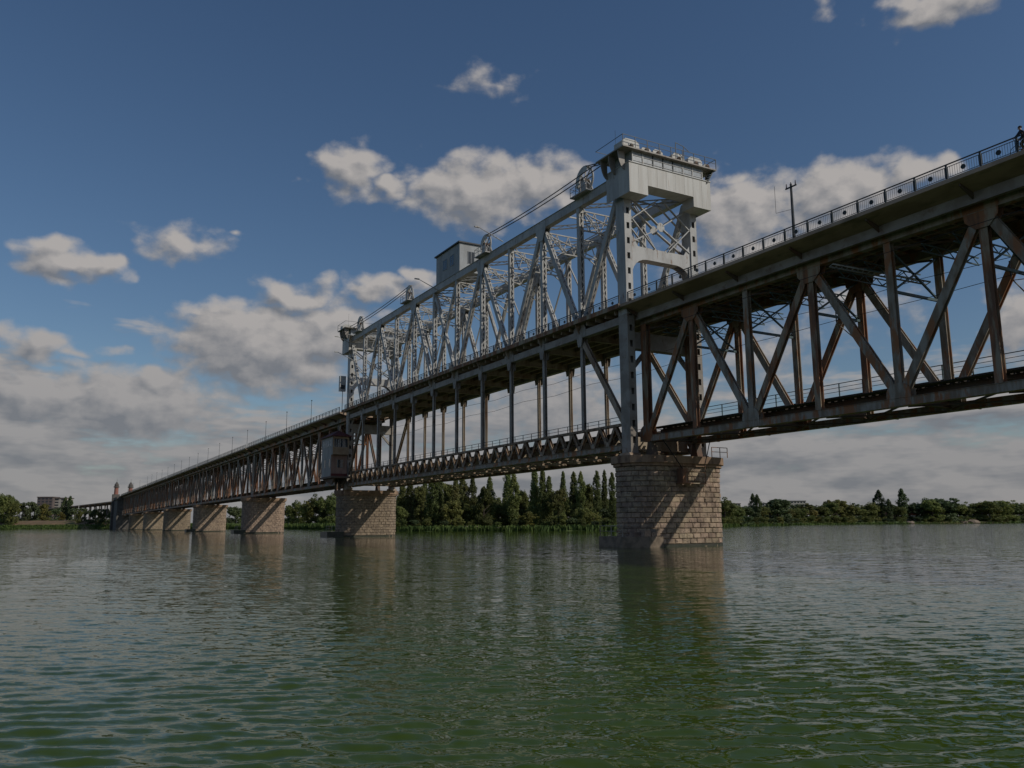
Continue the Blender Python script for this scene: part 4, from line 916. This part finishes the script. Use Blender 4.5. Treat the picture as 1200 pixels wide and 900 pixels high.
# ------------------------------------------------------------------ poles, wires, catenary
t = thing('utility_pole', 'dark pole with short crossarm on the near span sidewalk', 'pole', (-2.35, 42.6, DECK))
MB().tube((-2.35, 42.6, DECK), (-2.35, 42.6, 28.7), .13, .09, 10).build('pole', 'lamp_metal', t)
MB().beam((-2.35, 42.05, 28.45), (-2.35, 43.15, 28.45), .09, .1).build('crossarm', 'lamp_metal', t)
for d in (-.45, 0, .45): MB().tube((-2.35, 42.6+d, 28.5), (-2.35, 42.6+d, 28.85), .05, .03, 8).build('insulator', 'insulator', t)
MB().tube((-2.2, 42.9, 26.7), (-2.2, 44.4, 26.9), .015).tube((-2.2, 44.4, 26.9), (-2.2, 44.4, 29.2), .015).build('aerial', 'cable', t)
lamp_y = [176.9, 198.0, 219.4, 242, 263.5, 285, 306.5, 328.5, 349.5, 371, 392.5, 414, 435.5, 457, 478.5, 500, 540, 580, 620]
lp = None
for i, y in enumerate(lamp_y):
    if lp is None:
        lp = thing('lamp_post', '', 'lamp post', (-2.35, y, DECK), 'lamp posts along the left spans')
        MB().tube((-2.35, y, DECK), (-2.35, y, DECK+.8), .09, .08, 8).tube((-2.35, y, DECK+.8), (-2.35, y, DECK+5.0), .055, .04, 8).build('pole', 'lamp_metal', lp)
        MB().prism([(y-.1,DECK+5.0),(y+.1,DECK+5.0),(y+.14,DECK+5.16),(y-.14,DECK+5.16)], 'x', -2.47, -2.23).build('lantern', 'lamp_metal', lp); o = lp
    else: o = dup(lp, (0, y-lamp_y[0], 0))
    o['label'] = ORD[i]+' thin lamp post beyond the far tower, counted leftwards'
def wire(pts, label, r=.02, cat='wire', group=None, name='overhead_wire'):
    return tag(MB().path(pts, r, 5).build(name, 'cable'), label, cat, group)
for x, z, lab in ((2.9, 18.35, 'railway contact wire through the near span'), (2.9, 19.9, 'railway messenger wire through the near span')):
    wire([(x+.15*(-1)**k, R_Y0+7*k, z-(.35 if k % 2 and z > 19 else 0)) for k in range(13)]+[(x, 70+8*k, z-(0 if k % 2 else .3)) for k in range(0, 11)], lab, .022)
wire([(-1.05, R_Y0+4+i*7.9, 21.15+.06*math.sin(i)) for i in range(11)], 'pale cable strung along the near span below the deck', .025, 'cable')
for i, k in enumerate((3, 5, 7, 9)):
    y = R_Y0+7*k; t = thing('catenary_bracket', ORD[i]+' catenary bracket with insulators inside the near span, from the right', 'bracket', (XF, y, 17), 'catenary brackets in the near span')
    MB().tube((XF-.25, y+.3, 16.9), (3.0, y+.3, 18.2), .04).tube((XF-.25, y+.3, 18.6), (3.2, y+.3, 18.1), .03).build('arm', 'old_steel', t)
    MB().tube((3.0, y+.3, 18.25), (3.0, y+.3, 19.4), .05, k=8).build('insulator', 'insulator', t)
# hoses and hanging work platform on the nearest pier
t = thing('hanging_platform', 'small rusty work platform hung on the face of the nearest pier', 'work platform', (3.1, 61.9, 6))
MB().box(1.6, 4.6, 61.2, 62.2, 6.0, 6.1).build('floor', 'rusty_steel', t)
MB().box(1.7, 2.4, 61.3, 62.15, 6.102, 7.5).build('cupboard', 'rusty_steel', t)
for x in (1.65, 4.55): MB().beam((x, 61.25, 6.1), (x, 61.25, 7.9), .05, .05).build('post', 'rusty_steel', t)
MB().beam((1.65, 61.25, 7.1), (4.55, 61.25, 7.1), .04, .04).build('rail', 'rusty_steel', t)
for a, b, lab in (((-.3, 61.7, 10.2), (1.7, 61.3, 7.4), 'left'), ((5.1, 61.0, 10.3), (4.5, 61.25, 7.9), 'right')):
    tag(MB().path([a, ((a[0]+b[0])/2, 61.2, (a[2]+b[2])/2-.3), b], .05).build('hanging_hose', 'rubber'), lab+' dark hose hanging from the truss to the rusty work platform', 'hose')
t = thing('pier_railing', 'rusty pipe railing on top of the nearest pier at right', 'railing', (7.4, 62.2, PCAP))
for x in (6.2, 7.3, 8.3): MB().tube((x, 62.0, PCAP), (x, 62.0, PCAP+1.0), .04).build('post', 'rusty_steel', t)
MB().tube((6.2, 62.0, PCAP+1.0), (8.3, 62.0, PCAP+1.0), .035).tube((6.2, 62.0, PCAP+.55), (8.3, 62.0, PCAP+.55), .03).build('rail', 'rusty_steel', t)

# ------------------------------------------------------------------ far end: abutment, turrets, viaduct
t = thing('abutment', 'dark stone abutment tower where the bridge reaches the left bank', 'abutment', (2.9, 690, 0))
MB().box(-4.2, 10, 675.5, 705, -1, 21.5).build('wall', 'turret_stone', t)
MB().box(-5, 10.8, 674.6, 706, 21.502, 23.4).build('cornice', 'turret_stone', t)
MB().box(-2.7, 8.5, 673.2, 730, 23.402, 24.1).build('road_slab', 'concrete', t)
for x, lab in ((-3.0, 'left slender pinkish turret with dark dome at the bridge end'), (7.0, 'right slender pinkish turret with dark dome at the bridge end')):
    y = 712; t = thing('entrance_turret', lab, 'turret', (x, y, 0), 'entrance turrets')
    MB().box(x-2.6, x+2.6, y-2.6, y+2.6, -1, 26.5).build('base', 'turret_stone', t)
    MB().tube((x, y, 26.5), (x, y, 31.8), 1.6, 1.45, 12).build('shaft', 'turret_red', t)
    MB().tube((x, y, 31.8), (x, y, 32.6), 2.1, 2.1, 12).build('gallery', 'turret_stone', t)
    MB().tube((x, y, 32.6), (x, y, 34.0), 1.6, 1.6, 12).tube((x, y, 34.0), (x, y, 36.0), 1.6, .4, 12).tube((x, y, 36.0), (x, y, 38.6), .14, .05, 6).build('dome', 'turret_stone', t)
t = thing('approach_viaduct', 'road viaduct on columns continuing left from the bridge end', 'viaduct', (2.9, 740, 0))
vp = [V((2.9, 730, 0)), V((*ground_pos(95, 800), 0)), V((*ground_pos(60, 930), 0)), V((*ground_pos(10, 1010), 0)), V((*ground_pos(-80, 1090), 0))]
for a, b in zip(vp, vp[1:]):
    MB().beam(a+V((0,0,21.6)), b+V((0,0,21.6)), 10, .8).build('deck', 'concrete', t)
    u = (b-a).normalized(); w = V((-u.y, u.x, 0)); n = int((b-a).length/26)
    for i in range(n+1):
        c = a.lerp(b, (i+.5)/(n+1))
        for q in (-3.6, 3.6): MB().tube(c+w*q+V((0,0,-1)), c+w*q+V((0,0,19.9)), .55, .55, 8).build('column', 'turret_stone', t)
        MB().beam(c-w*5+V((0,0,20.55)), c+w*5+V((0,0,20.55)), 1.6, 1.28).build('crosshead', 'turret_stone', t)

# ------------------------------------------------------------------ buildings on the banks
def block(px0, px1, d, z0, h, depth, m, label, cat='building', rows=5, cols=8):
    x0, y0 = ground_pos(px0, d); x1, y1 = ground_pos(px1, d)
    t = thing('apartment_block', label, cat, ((x0+x1)/2, (y0+y1)/2, z0)); a = V((x0,y0,0)); b = V((x1,y1,0)); u = (b-a).normalized(); n = V((-u.y,u.x,0))
    w = (b-a).length; c = a+n*depth; e = b+n*depth
    MB().prism([(a.x,a.y),(b.x,b.y),(e.x,e.y),(c.x,c.y)], 'z', z0-2, z0+h).build('wall', m, t)
    q = u*.6; MB().prism([tuple((a-q-n*.6).xy),tuple((b+q-n*.6).xy),tuple((e+q+n*.6).xy),tuple((c-q+n*.6).xy)], 'z', z0+h+.01, z0+h+.9).build('roof', 'block_brown', t)
    for i in range(cols):
        for j in range(rows):
            p = a+u*(w*(i+.5)/cols); ww = w/cols*.3; hh = h/rows*.26; zc = z0+h*(j+.55)/rows
            MB().prism([tuple((p-u*ww-n*.08).xy),tuple((p+u*ww-n*.08).xy),tuple((p+u*ww-n*.002).xy),tuple((p-u*ww-n*.002).xy)], 'z', zc-hh, zc+hh).build('window', 'window_dark', t)
    return t
block(40, 58, 950, 9, 26, 14, 'block_brown', 'brown tower block beyond the trees at far left', rows=8, cols=4)
block(59.5, 74, 955, 9, 25, 16, 'block_pale', 'pale end wall of an apartment block at far left', rows=8, cols=2)
block(920, 945, 1300, 6, 29, 14, 'block_pale', 'white apartment block behind the trees on the right bank', rows=7, cols=7)
block(851, 868, 1150, 6, 22, 14, 'block_pale', 'pale block rising behind trees just right of the nearest pier', rows=6, cols=5)
block(893, 908, 1350, 6, 27, 14, 'block_pale', 'pale block among trees left of the white apartment block', rows=6, cols=4)
for px, d, w, lab in ((1042, 1045, 9, 'red-roofed house left of the tall right-bank poplar'), (1066, 1045, 10, 'red-roofed house just right of the tall right-bank poplar')):
    x, y = ground_pos(px, d); t = thing('house', lab, 'house', (x, y, 3)); z = 4.5
    MB().box(x-w/2, x+w/2, y-5, y+5, z-3, z+6).build('wall', 'block_pale' if px > 1050 else 'cabin_pink', t)
    MB().prism([(x-w/2-1, z+6.002),(x+w/2+1, z+6.002),(x, z+11)], 'y', y-5.5, y+5.5).build('roof', 'house_tile', t)
    for dx in (-.28, 0, .28): MB().box(x+dx*w-.7, x+dx*w+.7, y-5.06, y-5.002, z+1.5, z+3.6).build('window', 'window_dark', t)
t = thing('white_pole', 'thin white pole standing on the far left bank', 'pole', (*ground_pos(89.5, 760), 3))
x, y = ground_pos(89.5, 760); MB().tube((x, y, 2), (x, y, 22), .3, .2, 6).build('shaft', 'white_paint', t)

# ------------------------------------------------------------------ trees
def leaf_cloud(centers, per, lsize, flat=1.0, jitter=1.0):
    """leaf faces scattered on and in clumps: centers = (pos, radius)"""
    C = []; Q = []
    for c, r in centers:
        d = rng.normal(size=(per, 3)); d /= np.linalg.norm(d, axis=1)[:, None]
        rad = r*rng.uniform(.35, 1.08, per)**.6
        p = np.array(c)+d*rad[:, None]*np.array([1, 1, flat]); C.append(p)
        nrm = d+rng.normal(size=(per, 3))*.5*jitter; nrm[:, 2] += .25; nrm /= np.linalg.norm(nrm, axis=1)[:, None]; Q.append(nrm)
    P = np.concatenate(C); Nn = np.concatenate(Q); k = len(P)
    a = np.cross(Nn, rng.normal(size=(k, 3))); a /= np.linalg.norm(a, axis=1)[:, None]; b = np.cross(Nn, a)
    s = lsize*rng.uniform(.55, 1.25, (k, 1)); a = a*s; b = b*s*.62
    vs = np.stack([P-a, P-b*.9+a*.1, P+a, P+b*.9+a*.1], 1).reshape(-1, 3)
    f = np.arange(k*4).reshape(-1, 4)
    return vs, f
def crown_mesh(name, kind_, seed):
    random.seed(seed); cs = []
    if kind_ == 'poplar':          # unit height 1 = tree height; built at 24 m
        H = 24; R_ = random.uniform(2.1, 3.2); lean = random.uniform(-.4, .4)
        for i in range(190):
            h = random.random()**.85; prof = min(1, (1-h)*2.6)**.62*min(1, .45+h*3.2)*(.86+.22*math.sin(h*9+seed))
            r = R_*prof*math.sqrt(random.random())*.92; a = random.random()*6.28
            z = 1.2+h*(H-1.5); cs.append(((r*math.cos(a)+lean*h*h, r*math.sin(a), z), random.uniform(.65, 1.25)*(1-.42*h)))
        vs, f = leaf_cloud(cs, 34, .36, 1.8)
        return H, vs, f
    H = 16
    R_ = {'round': random.uniform(5.5, 7), 'broad': random.uniform(7, 8.5), 'tall': random.uniform(4, 5)}[kind_]
    lobes = [((random.uniform(-.5,.5)*R_, random.uniform(-.5,.5)*R_, H*random.uniform(.42,.74)), R_*random.uniform(.38,.62)) for _ in range(7)]
    for c, r in lobes:
        for _ in range(15):
            d = V((random.gauss(0,1), random.gauss(0,1), random.gauss(.15,1))).normalized()*r*random.uniform(.55, 1.02)
            z = c[2]+d.z*.85
            if z < 1.2: z = 1.2+random.random()
            cs.append(((c[0]+d.x, c[1]+d.y, min(z, H-.5)), random.uniform(.7, 1.35)))
    for _ in range(34):            # skirt foliage near the ground
        a = random.random()*6.28; r = R_*random.uniform(.2, .95); cs.append(((r*math.cos(a), r*math.sin(a), random.uniform(.2, 4.5)), random.uniform(.8, 1.5)))
    vs, f = leaf_cloud(cs, 40, .46, .85)
    return H, vs, f
def mesh_np(name, vs, f, m):
    me = bpy.data.meshes.new(name); me.vertices.add(len(vs)); me.vertices.foreach_set('co', vs.astype(np.float32).ravel())
    me.loops.add(f.size); me.loops.foreach_set('vertex_index', f.astype(np.int32).ravel()); me.polygons.add(len(f))
    me.polygons.foreach_set('loop_start', (np.arange(len(f))*4).astype(np.int32)); me.update(calc_edges=True); me.materials.append(MATS[m]); return me
PROTO = {}
def proto(kind_, leaf, n):
    key = (kind_, leaf)
    PROTO[key] = []
    for i in range(n):
        H, vs, f = crown_mesh('crown', kind_, hash((kind_, i)) % 1000 if False else (len(PROTO)*31+i*7+4))
        tb = MB(); r = .28 if kind_ == 'poplar' else .42
        tb.tube((0,0,-1), (0,0,H*.45), r, r*.6, 7).tube((0,0,H*.45), (0,0,H*.85), r*.6, r*.15, 6)
        for k in range(5):
            a = random.random()*6.28; z = H*(.25+.1*k); l = (1.6 if kind_ == 'poplar' else 3.6); tb.tube((0,0,z), (l*math.cos(a), l*math.sin(a), z+l*(1.3 if kind_ == 'poplar' else .7)), r*.45, r*.12, 5)
        tm = bpy.data.meshes.new('trunk'); tm.from_pydata(tb.v, [], tb.f); tm.materials.append(MATS['bark'])
        PROTO[key].append((H, mesh_np('crown', vs, f, leaf), tm))
for a in (('poplar','poplar_leaf',8),('round','tree_leaf',4),('broad','tree_leaf',3),('tall','tree_leaf',3),('round','dark_leaf',3),('broad','dark_leaf',2),('poplar','dark_leaf',2),('round','yellow_leaf',2),('tall','yellow_leaf',2),('tall','dark_leaf',2)): proto(*a)
random.seed(5)
def tree(px, off, h, kind_, leaf, label, group, wide=1.0, name=None):
    """stand a tree of height h in image column px, off metres behind the shoreline"""
    d = shore_d(px)+off; x, y = ground_pos(px, d); z = ground_z(px, off)-.2
    H, cm, tm = random.choice(PROTO[(kind_, leaf)]); s = h/H
    t = thing(name or ('poplar_tree' if kind_ == 'poplar' else 'tree'), label, 'tree', (x, y, z), group)
    t.rotation_euler.z = random.random()*6.28; t.scale = (s*wide*random.uniform(.92,1.1), s*wide*random.uniform(.92,1.1), s)
    for nm, me in (('crown', cm), ('trunk', tm)):
        o = bpy.data.objects.new(nm, me); col.objects.link(o); o.parent = t
def top_h(px, off, py):
    """height of a tree whose tip reaches image row py in column px"""
    d = shore_d(px)+off; hz = 450+F_PX*math.tan(PITCH)-(px-600)*math.tan(ROLL)
    return (hz-py)*d/F_PX/math.cos(PITCH)**1.0 + CAM_H - ground_z(px, off) + .2
# main poplar row behind the lift span: (column, row of tip)
pop = [(470,566),(479,562),(488,560),(497,562),(506,560),(514,563),(523,560),(533,562),(541,560.5),(553,560.5),(566,565),(573.5,560.5),(594,553),(601,557),(609.5,567),(626,550),(635.5,553),(643,560.5),(654,568),(659.5,555),(672,556),(680.5,555),(686,562),(699.5,554),(708.5,554),(717.5,556)]
for i, (px, py) in enumerate(pop):
    o = random.uniform(18, 34); tree(px, o, top_h(px, o, py), 'poplar' if i % 4 != 2 else 'tall', 'poplar_leaf' if i % 4 != 2 else 'tree_leaf', ORD[i]+' tall slim tree from the left in the poplar row behind the lift span', 'poplars behind the lift span', (random.uniform(.8, 1.45) if i % 4 != 2 else .7) if px < 690 else .8)
# lower trees among and in front of them
low = [(468,590),(480,584),(493,592),(505,582),(516,590),(528,583),(541,594),(550,586),(562,580),(571,596),(583,588),(592,598),(603,590),(614,594),(625,588),(639,592),(650,598),(662,588),(673,596),(684,592),(695,598),(707,594),(718,590)]
for i, (px, py) in enumerate(low):
    o = random.uniform(10, 46); k = random.choice(('round','tall','broad')); lf = 'tree_leaf' if random.random() < .7 or k == 'broad' else 'dark_leaf'
    tree(px, o, top_h(px, o, py), k, lf, ORD[i]+' rounded lower tree from the left among the poplars behind the lift span', 'lower trees among the poplars')
for i, px in enumerate(np.arange(462, 726, 9.3)):
    o = random.uniform(48, 70); tree(px, o, top_h(px, o, random.uniform(577, 588)), random.choice(('round','tall','broad')), 'tree_leaf', ORD[i]+' tree from the left in the hazy back row behind the poplars', 'back row trees behind the poplars')
for i, (px, py, lf) in enumerate(((470,606,'tree_leaf'),(484,608,'dark_leaf'),(500,606,'tree_leaf'),(520,607,'dark_leaf'),(536,604,'tree_leaf'),(549,610,'tree_leaf'),(573,608,'tree_leaf'),(582,611,'tree_leaf'),(604,609,'tree_leaf'),(617,597,'yellow_leaf'),(637,610,'tree_leaf'),(656,600,'tree_leaf'),(668,603,'dark_leaf'),(681,606,'tree_leaf'),(696,608,'dark_leaf'),(711,606,'tree_leaf'))):
    o = random.uniform(3.5, 7); tree(px, o, max(3, top_h(px, o, py)), 'round', lf, ORD[i]+' waterside bush from the left below the poplar row'+(', yellowish' if lf == 'yellow_leaf' else ''), 'waterside bushes below the poplars', 1.25, 'bush')
left_mid = [(268,592,'round','dark_leaf'),(275,590,'round','dark_leaf'),(282,593,'round','dark_leaf'),(336,590,'round','tree_leaf'),(345,586,'round','tree_leaf'),(354,588,'round','tree_leaf'),(363,582,'broad','tree_leaf'),(373,579,'round','tree_leaf'),(383,577,'round','tree_leaf'),(391,580,'tall','tree_leaf'),(341,598,'round','dark_leaf'),(358,600,'round','dark_leaf'),(378,596,'round','dark_leaf'),(248,594,'round','dark_leaf'),(215,596,'round','dark_leaf'),(236,595,'round','dark_leaf')]
for i, (px, py, k, lf) in enumerate(sorted(left_mid)):
    o = random.uniform(55, 90); tree(px, o, top_h(px, o, py), k, lf, ORD[i]+' rounded tree from the left seen between the far piers', 'trees behind the far piers', 1.0)
right = [(849,583,'round','tree_leaf'),(856,590,'round','tree_leaf'),(864,594,'round','tree_leaf'),(873,592,'round','dark_leaf'),(882.5,580,'poplar','dark_leaf'),(887.5,581,'poplar','dark_leaf'),(894,592,'round','tree_leaf'),(902,582,'tall','dark_leaf'),(911,583,'tall','dark_leaf'),(917,581,'tall','dark_leaf'),(922,594,'round','tree_leaf'),(931,596,'round','tree_leaf'),(941,594,'round','tree_leaf'),(950,596,'round','yellow_leaf'),(961,592,'round','tree_leaf'),(971,587,'tall','tree_leaf'),(980,583,'round','tree_leaf'),(988,586,'round','tree_leaf'),(997,585,'round','dark_leaf'),(1006,592,'round','tree_leaf'),(1017,588,'round','tree_leaf'),(1031.5,576,'poplar','dark_leaf'),(1042,586,'poplar','dark_leaf'),(1052,592,'round','tree_leaf'),(1058,574.5,'poplar','dark_leaf'),(1067,586,'round','dark_leaf'),(1077,585,'round','dark_leaf'),(1086,586,'round','dark_leaf'),(1093,582,'tall','tree_leaf'),(1103,583,'broad','dark_leaf'),(1112,585,'round','dark_leaf'),(1122,591,'round','tree_leaf'),(1132,593,'round','tree_leaf'),(1141,588,'round','tree_leaf'),(1151,586,'round','tree_leaf'),(1160,586,'broad','tree_leaf'),(1169,584,'broad','tree_leaf'),(1178,589,'round','tree_leaf'),(1186,586,'tall','dark_leaf'),(1195,590,'round','tree_leaf'),(1206,588,'round','tree_leaf')]
for i, (px, py, k, lf) in enumerate(right):
    o = random.uniform(20, 70); tree(px, o, top_h(px, o, py), k, lf, ORD[i]+(' tree, a dark column,' if k == 'poplar' else ' tree')+' along the right bank, counted from the nearest pier', 'trees on the right bank', 1.55 if k != 'poplar' else (1.3 if px < 900 else 1.6))
for i, px in enumerate(np.arange(847, 1212, 10.3)):
    o = random.uniform(75, 120); tree(px, o, top_h(px, o, random.uniform(588, 594)), random.choice(('round','broad')), random.choice(('tree_leaf','dark_leaf')), ORD[i]+' tree from the nearest pier in the back row of the right bank', 'back row trees on the right bank', 1.6)
for i, px in enumerate(np.arange(846, 1210, 9.5)):
    o = random.uniform(4, 12); lf = random.choice(('tree_leaf','tree_leaf','dark_leaf')); 
    if 1118 < px < 1152 or 1060 < px < 1072: continue
    tree(px, o, random.uniform(4, 8.5), 'round', lf, ORD[i]+' low waterside bush along the right bank, counted from the nearest pier', 'waterside bushes on the right bank', 1.7, 'bush')
leftb = [(2,578,'round','tree_leaf',20),(7,575,'broad','tree_leaf',30),(13,586,'round','tree_leaf',14),(10,597,'round','tree_leaf',12),(-8,576,'broad','tree_leaf',24),(24,587,'round','dark_leaf',90),(34,586,'round','dark_leaf',90),(29,592,'round','dark_leaf',80),(44,590,'round','dark_leaf',90),(49,586,'tall','yellow_leaf',60),(54,597,'round','tree_leaf',60),(64,592,'round','dark_leaf',100),(73,584,'poplar','dark_leaf',120),(79,583,'poplar','dark_leaf',120),(70,599,'round','yellow_leaf',60),(85,595,'broad','dark_leaf',40),(92,597,'round','tree_leaf',14),(97,594,'broad','dark_leaf',26),(104,597,'round','dark_leaf',12),(110,595,'broad','dark_leaf',24),(116,598,'round','tree_leaf',10),(122,596,'broad','dark_leaf',14),(128,599,'round','dark_leaf',10)]
for i, (px, py, k, lf, o) in enumerate(sorted(leftb)):
    tree(px, o, max(4, top_h(px, o, py)), k, lf, ORD[i]+' tree from the left edge on the far left bank'+(', yellowish' if lf == 'yellow_leaf' else ''), 'trees on the left bank', .8 if k != 'poplar' else 1.3)
for i, px in enumerate((118, 128, 136, 144, 152, 160, 168)):
    tree(px, 8, random.uniform(4, 6), 'round', 'dark_leaf', ORD[i]+' dark bush from the left at the foot of the bridge end', 'bushes at the bridge end', 1.6, 'bush')
# pale rocks on the poplar shore and right beach
for i, (px, o, s) in enumerate(((549,3,2.4),(556,4,2.0),(588,3,2.2),(593,2.5,1.6),(620,3,1.5),(1128,4,5),(1140,5,6),(1066,4,4))):
    d = shore_d(px)+o; x, y = ground_pos(px, d); vs = []; f = []
    mb = MB(); n = 9; rg = [(1.0,0),(.95,.35),(.6,.62)]
    for rr_, zz in rg:
        for k in range(n): a = 2*math.pi*k/n; q = s*rr_*random.uniform(.75,1.2); mb.v.append((x+q*1.5*math.cos(a), y+q*math.sin(a), ground_z(px, o)-.3+zz*s*random.uniform(.8,1.2)))
    for j in range(2):
        for k in range(n): mb.f.append((j*n+k, j*n+(k+1)%n, (j+1)*n+(k+1)%n, (j+1)*n+k))
    mb.f.append(tuple(range(2*n, 3*n)))
    tag(mb.build('shore_rock', 'sandstone_rock'), ORD[i]+' pale rock mound at the far waterline, counted from the left', 'rock', 'pale rocks at the waterline')

# ------------------------------------------------------------------ cyclist on the near sidewalk
def cyclist():
    bx, yr = -2.12, 24.62; yf = yr+1.05; r = .34; z0 = DECK+.003
    b = thing('bicycle', 'dark bicycle ridden along the road railing at the right edge', 'bicycle', (bx, (yr+yf)/2, z0))
    for y in (yr, yf):
        w = MB().ring((bx, y, z0+r), r-.02, .02, 'x', 32, 6).build('wheel', 'rubber', b, True)
        mb = MB()
        for k in range(10): a = k*math.pi/5; mb.tube((bx, y, z0+r), (bx, y+(r-.03)*math.cos(a), z0+r+(r-.03)*math.sin(a)), .004, k=4)
        mb.build('spokes', 'lift_paint', w)
    cr_ = (bx, yr+.42, z0+.28); st = (bx, yr+.28, z0+.80); hd = (bx, yf-.14, z0+.82)
    mb = MB(); mb.tube(cr_, st, .018).tube(cr_, (bx, yf-.10, z0+.68), .02).tube((bx, yr+.31, z0+.72), (bx, yf-.12, z0+.78), .018).tube((bx, yr, z0+r), cr_, .012).tube((bx, yr, z0+r), (bx, yr+.30, z0+.72), .012).tube((bx, yf, z0+r), hd, .016); mb.build('frame', 'bike_paint', b)
    MB().prism([(yr+.14,z0+.84),(yr+.22,z0+.80),(yr+.42,z0+.81),(yr+.40,z0+.85)], 'x', bx-.06, bx+.06).build('saddle', 'rubber', b)
    MB().tube(hd, (bx, yf-.18, z0+.98), .014).tube((bx-.28, yf-.24, z0+1.0), (bx+.28, yf-.24, z0+1.0), .013).build('handlebar', 'rubber', b)
    mb = MB(); mb.tube((bx-.12, yr+.42, z0+.28), (bx+.12, yr+.42, z0+.28), .012).tube((bx-.1, yr+.42, z0+.28), (bx-.1, yr+.52, z0+.15), .012).tube((bx+.1, yr+.42, z0+.28), (bx+.1, yr+.32, z0+.41), .012).box(bx-.2, bx-.1, yr+.47, yr+.58, z0+.13, z0+.15).box(bx+.1, bx+.2, yr+.27, yr+.38, z0+.41, z0+.43); mb.build('crank', 'lift_paint', b)
    # rider: one skinned body, leaning forward
    p = thing('person', 'person in dark jacket riding a bicycle at the right edge of the bridge', 'person', (bx, yr+.3, z0+.85))
    ys = yr+.28
    J = {'pel':(0,0,.92,.135),'waist':(0,.1,1.1,.125),'chest':(0,.24,1.32,.145),'neck':(0,.34,1.5,.06),'headb':(0,.38,1.58,.075),'head':(0,.40,1.68,.095),'headt':(0,.39,1.77,.07),
         'shL':(-.17,.28,1.40,.07),'elL':(-.24,.42,1.18,.05),'wrL':(-.25,.60,1.06,.036),'haL':(-.25,.66,1.04,.035),'shR':(.17,.28,1.40,.07),'elR':(.24,.42,1.18,.05),'wrR':(.25,.60,1.06,.036),'haR':(.25,.66,1.04,.035),
         'hipL':(-.10,.02,.88,.10),'knL':(-.13,.36,.62,.068),'anL':(-.14,.20,.27,.045),'toL':(-.15,.36,.18,.04),'hipR':(.10,.02,.88,.10),'knR':(.13,.40,.88,.068),'anR':(.14,.06,.54,.045),'toR':(.15,.20,.46,.04)}
    E_ = [('pel','waist'),('waist','chest'),('chest','neck'),('neck','headb'),('headb','head'),('head','headt'),('chest','shL'),('shL','elL'),('elL','wrL'),('wrL','haL'),('chest','shR'),('shR','elR'),('elR','wrR'),('wrR','haR'),('pel','hipL'),('hipL','knL'),('knL','anL'),('anL','toL'),('pel','hipR'),('hipR','knR'),('knR','anR'),('anR','toR')]
    ks = list(J)
    def skinned(keys, grow, name, m, root, parent):
        idx = {k: i for i, k in enumerate(keys)}
        me = bpy.data.meshes.new(name); me.from_pydata([J[k][:3] for k in keys], [(idx[a], idx[c]) for a, c in E_ if a in idx and c in idx], [])
        o = bpy.data.objects.new(name, me); col.objects.link(o); o.parent = parent; o.location = V((bx, ys, z0)) - wpos(parent)
        sk = o.modifiers.new('skin', 'SKIN'); ly = me.skin_vertices[0] if len(me.skin_vertices) else None
        if ly is None:
            bpy.context.view_layer.objects.active = o; o.select_set(True)
            try: bpy.ops.mesh.customdata_skin_add()
            except Exception: pass
            ly = me.skin_vertices[0]
        for k in keys: ly.data[idx[k]].radius = (J[k][3]+grow,)*2; ly.data[idx[k]].use_root = (k == root)
        ss = o.modifiers.new('sub', 'SUBSURF'); ss.levels = 1; ss.render_levels = 2; me.materials.append(MATS[m]); return o
    skinned(ks, 0, 'body', 'skin', 'pel', p)
    skinned(['pel','waist','chest','shL','elL','wrL','shR','elR','wrR'], .042, 'jacket', 'jacket', 'pel', p)
    skinned(['pel','hipL','knL','anL','hipR','knR','anR'], .04, 'trousers', 'trousers', 'pel', p)
    for s in (-1, 1):
        w = V((bx+s*.25, ys+.66, z0+1.03))
        mb = MB()
        for k, l in enumerate((.055,.062,.058,.048)): q = w+V((s*(k-1.5)*.02, .03, 0)); mb.tube(q, q+V((0,.02,-.03)), .009, .008, 6).tube(q+V((0,.02,-.03)), q+V((0,-.01,-l)), .008, .007, 6)
        q = w+V((-s*.035, .0, 0)); mb.tube(q, q+V((-s*.01,.02,-.04)), .010, .008, 6); mb.build('fingers', 'skin', p)
    hb = MB(); n = len(hb.v); c = V((bx, ys+.385, z0+1.715))
    for i in range(5):
        for k in range(10):
            a = 2*math.pi*k/10; t = i/4*math.pi*.5; hb.v.append(tuple(c+V((.118*math.cos(a)*math.cos(t), .125*math.sin(a)*math.cos(t)-.012, .115*math.sin(t)))))
    for i in range(4):
        for k in range(10): hb.f.append((i*10+k, i*10+(k+1) % 10, (i+1)*10+(k+1) % 10, (i+1)*10+k))
    hb.build('hair', 'hair', p, True)
    MB().prism([(ys+.485, z0+1.66),(ys+.525, z0+1.655),(ys+.49, z0+1.70)], 'x', bx-.014, bx+.014).build('nose', 'skin', p)
cyclist()
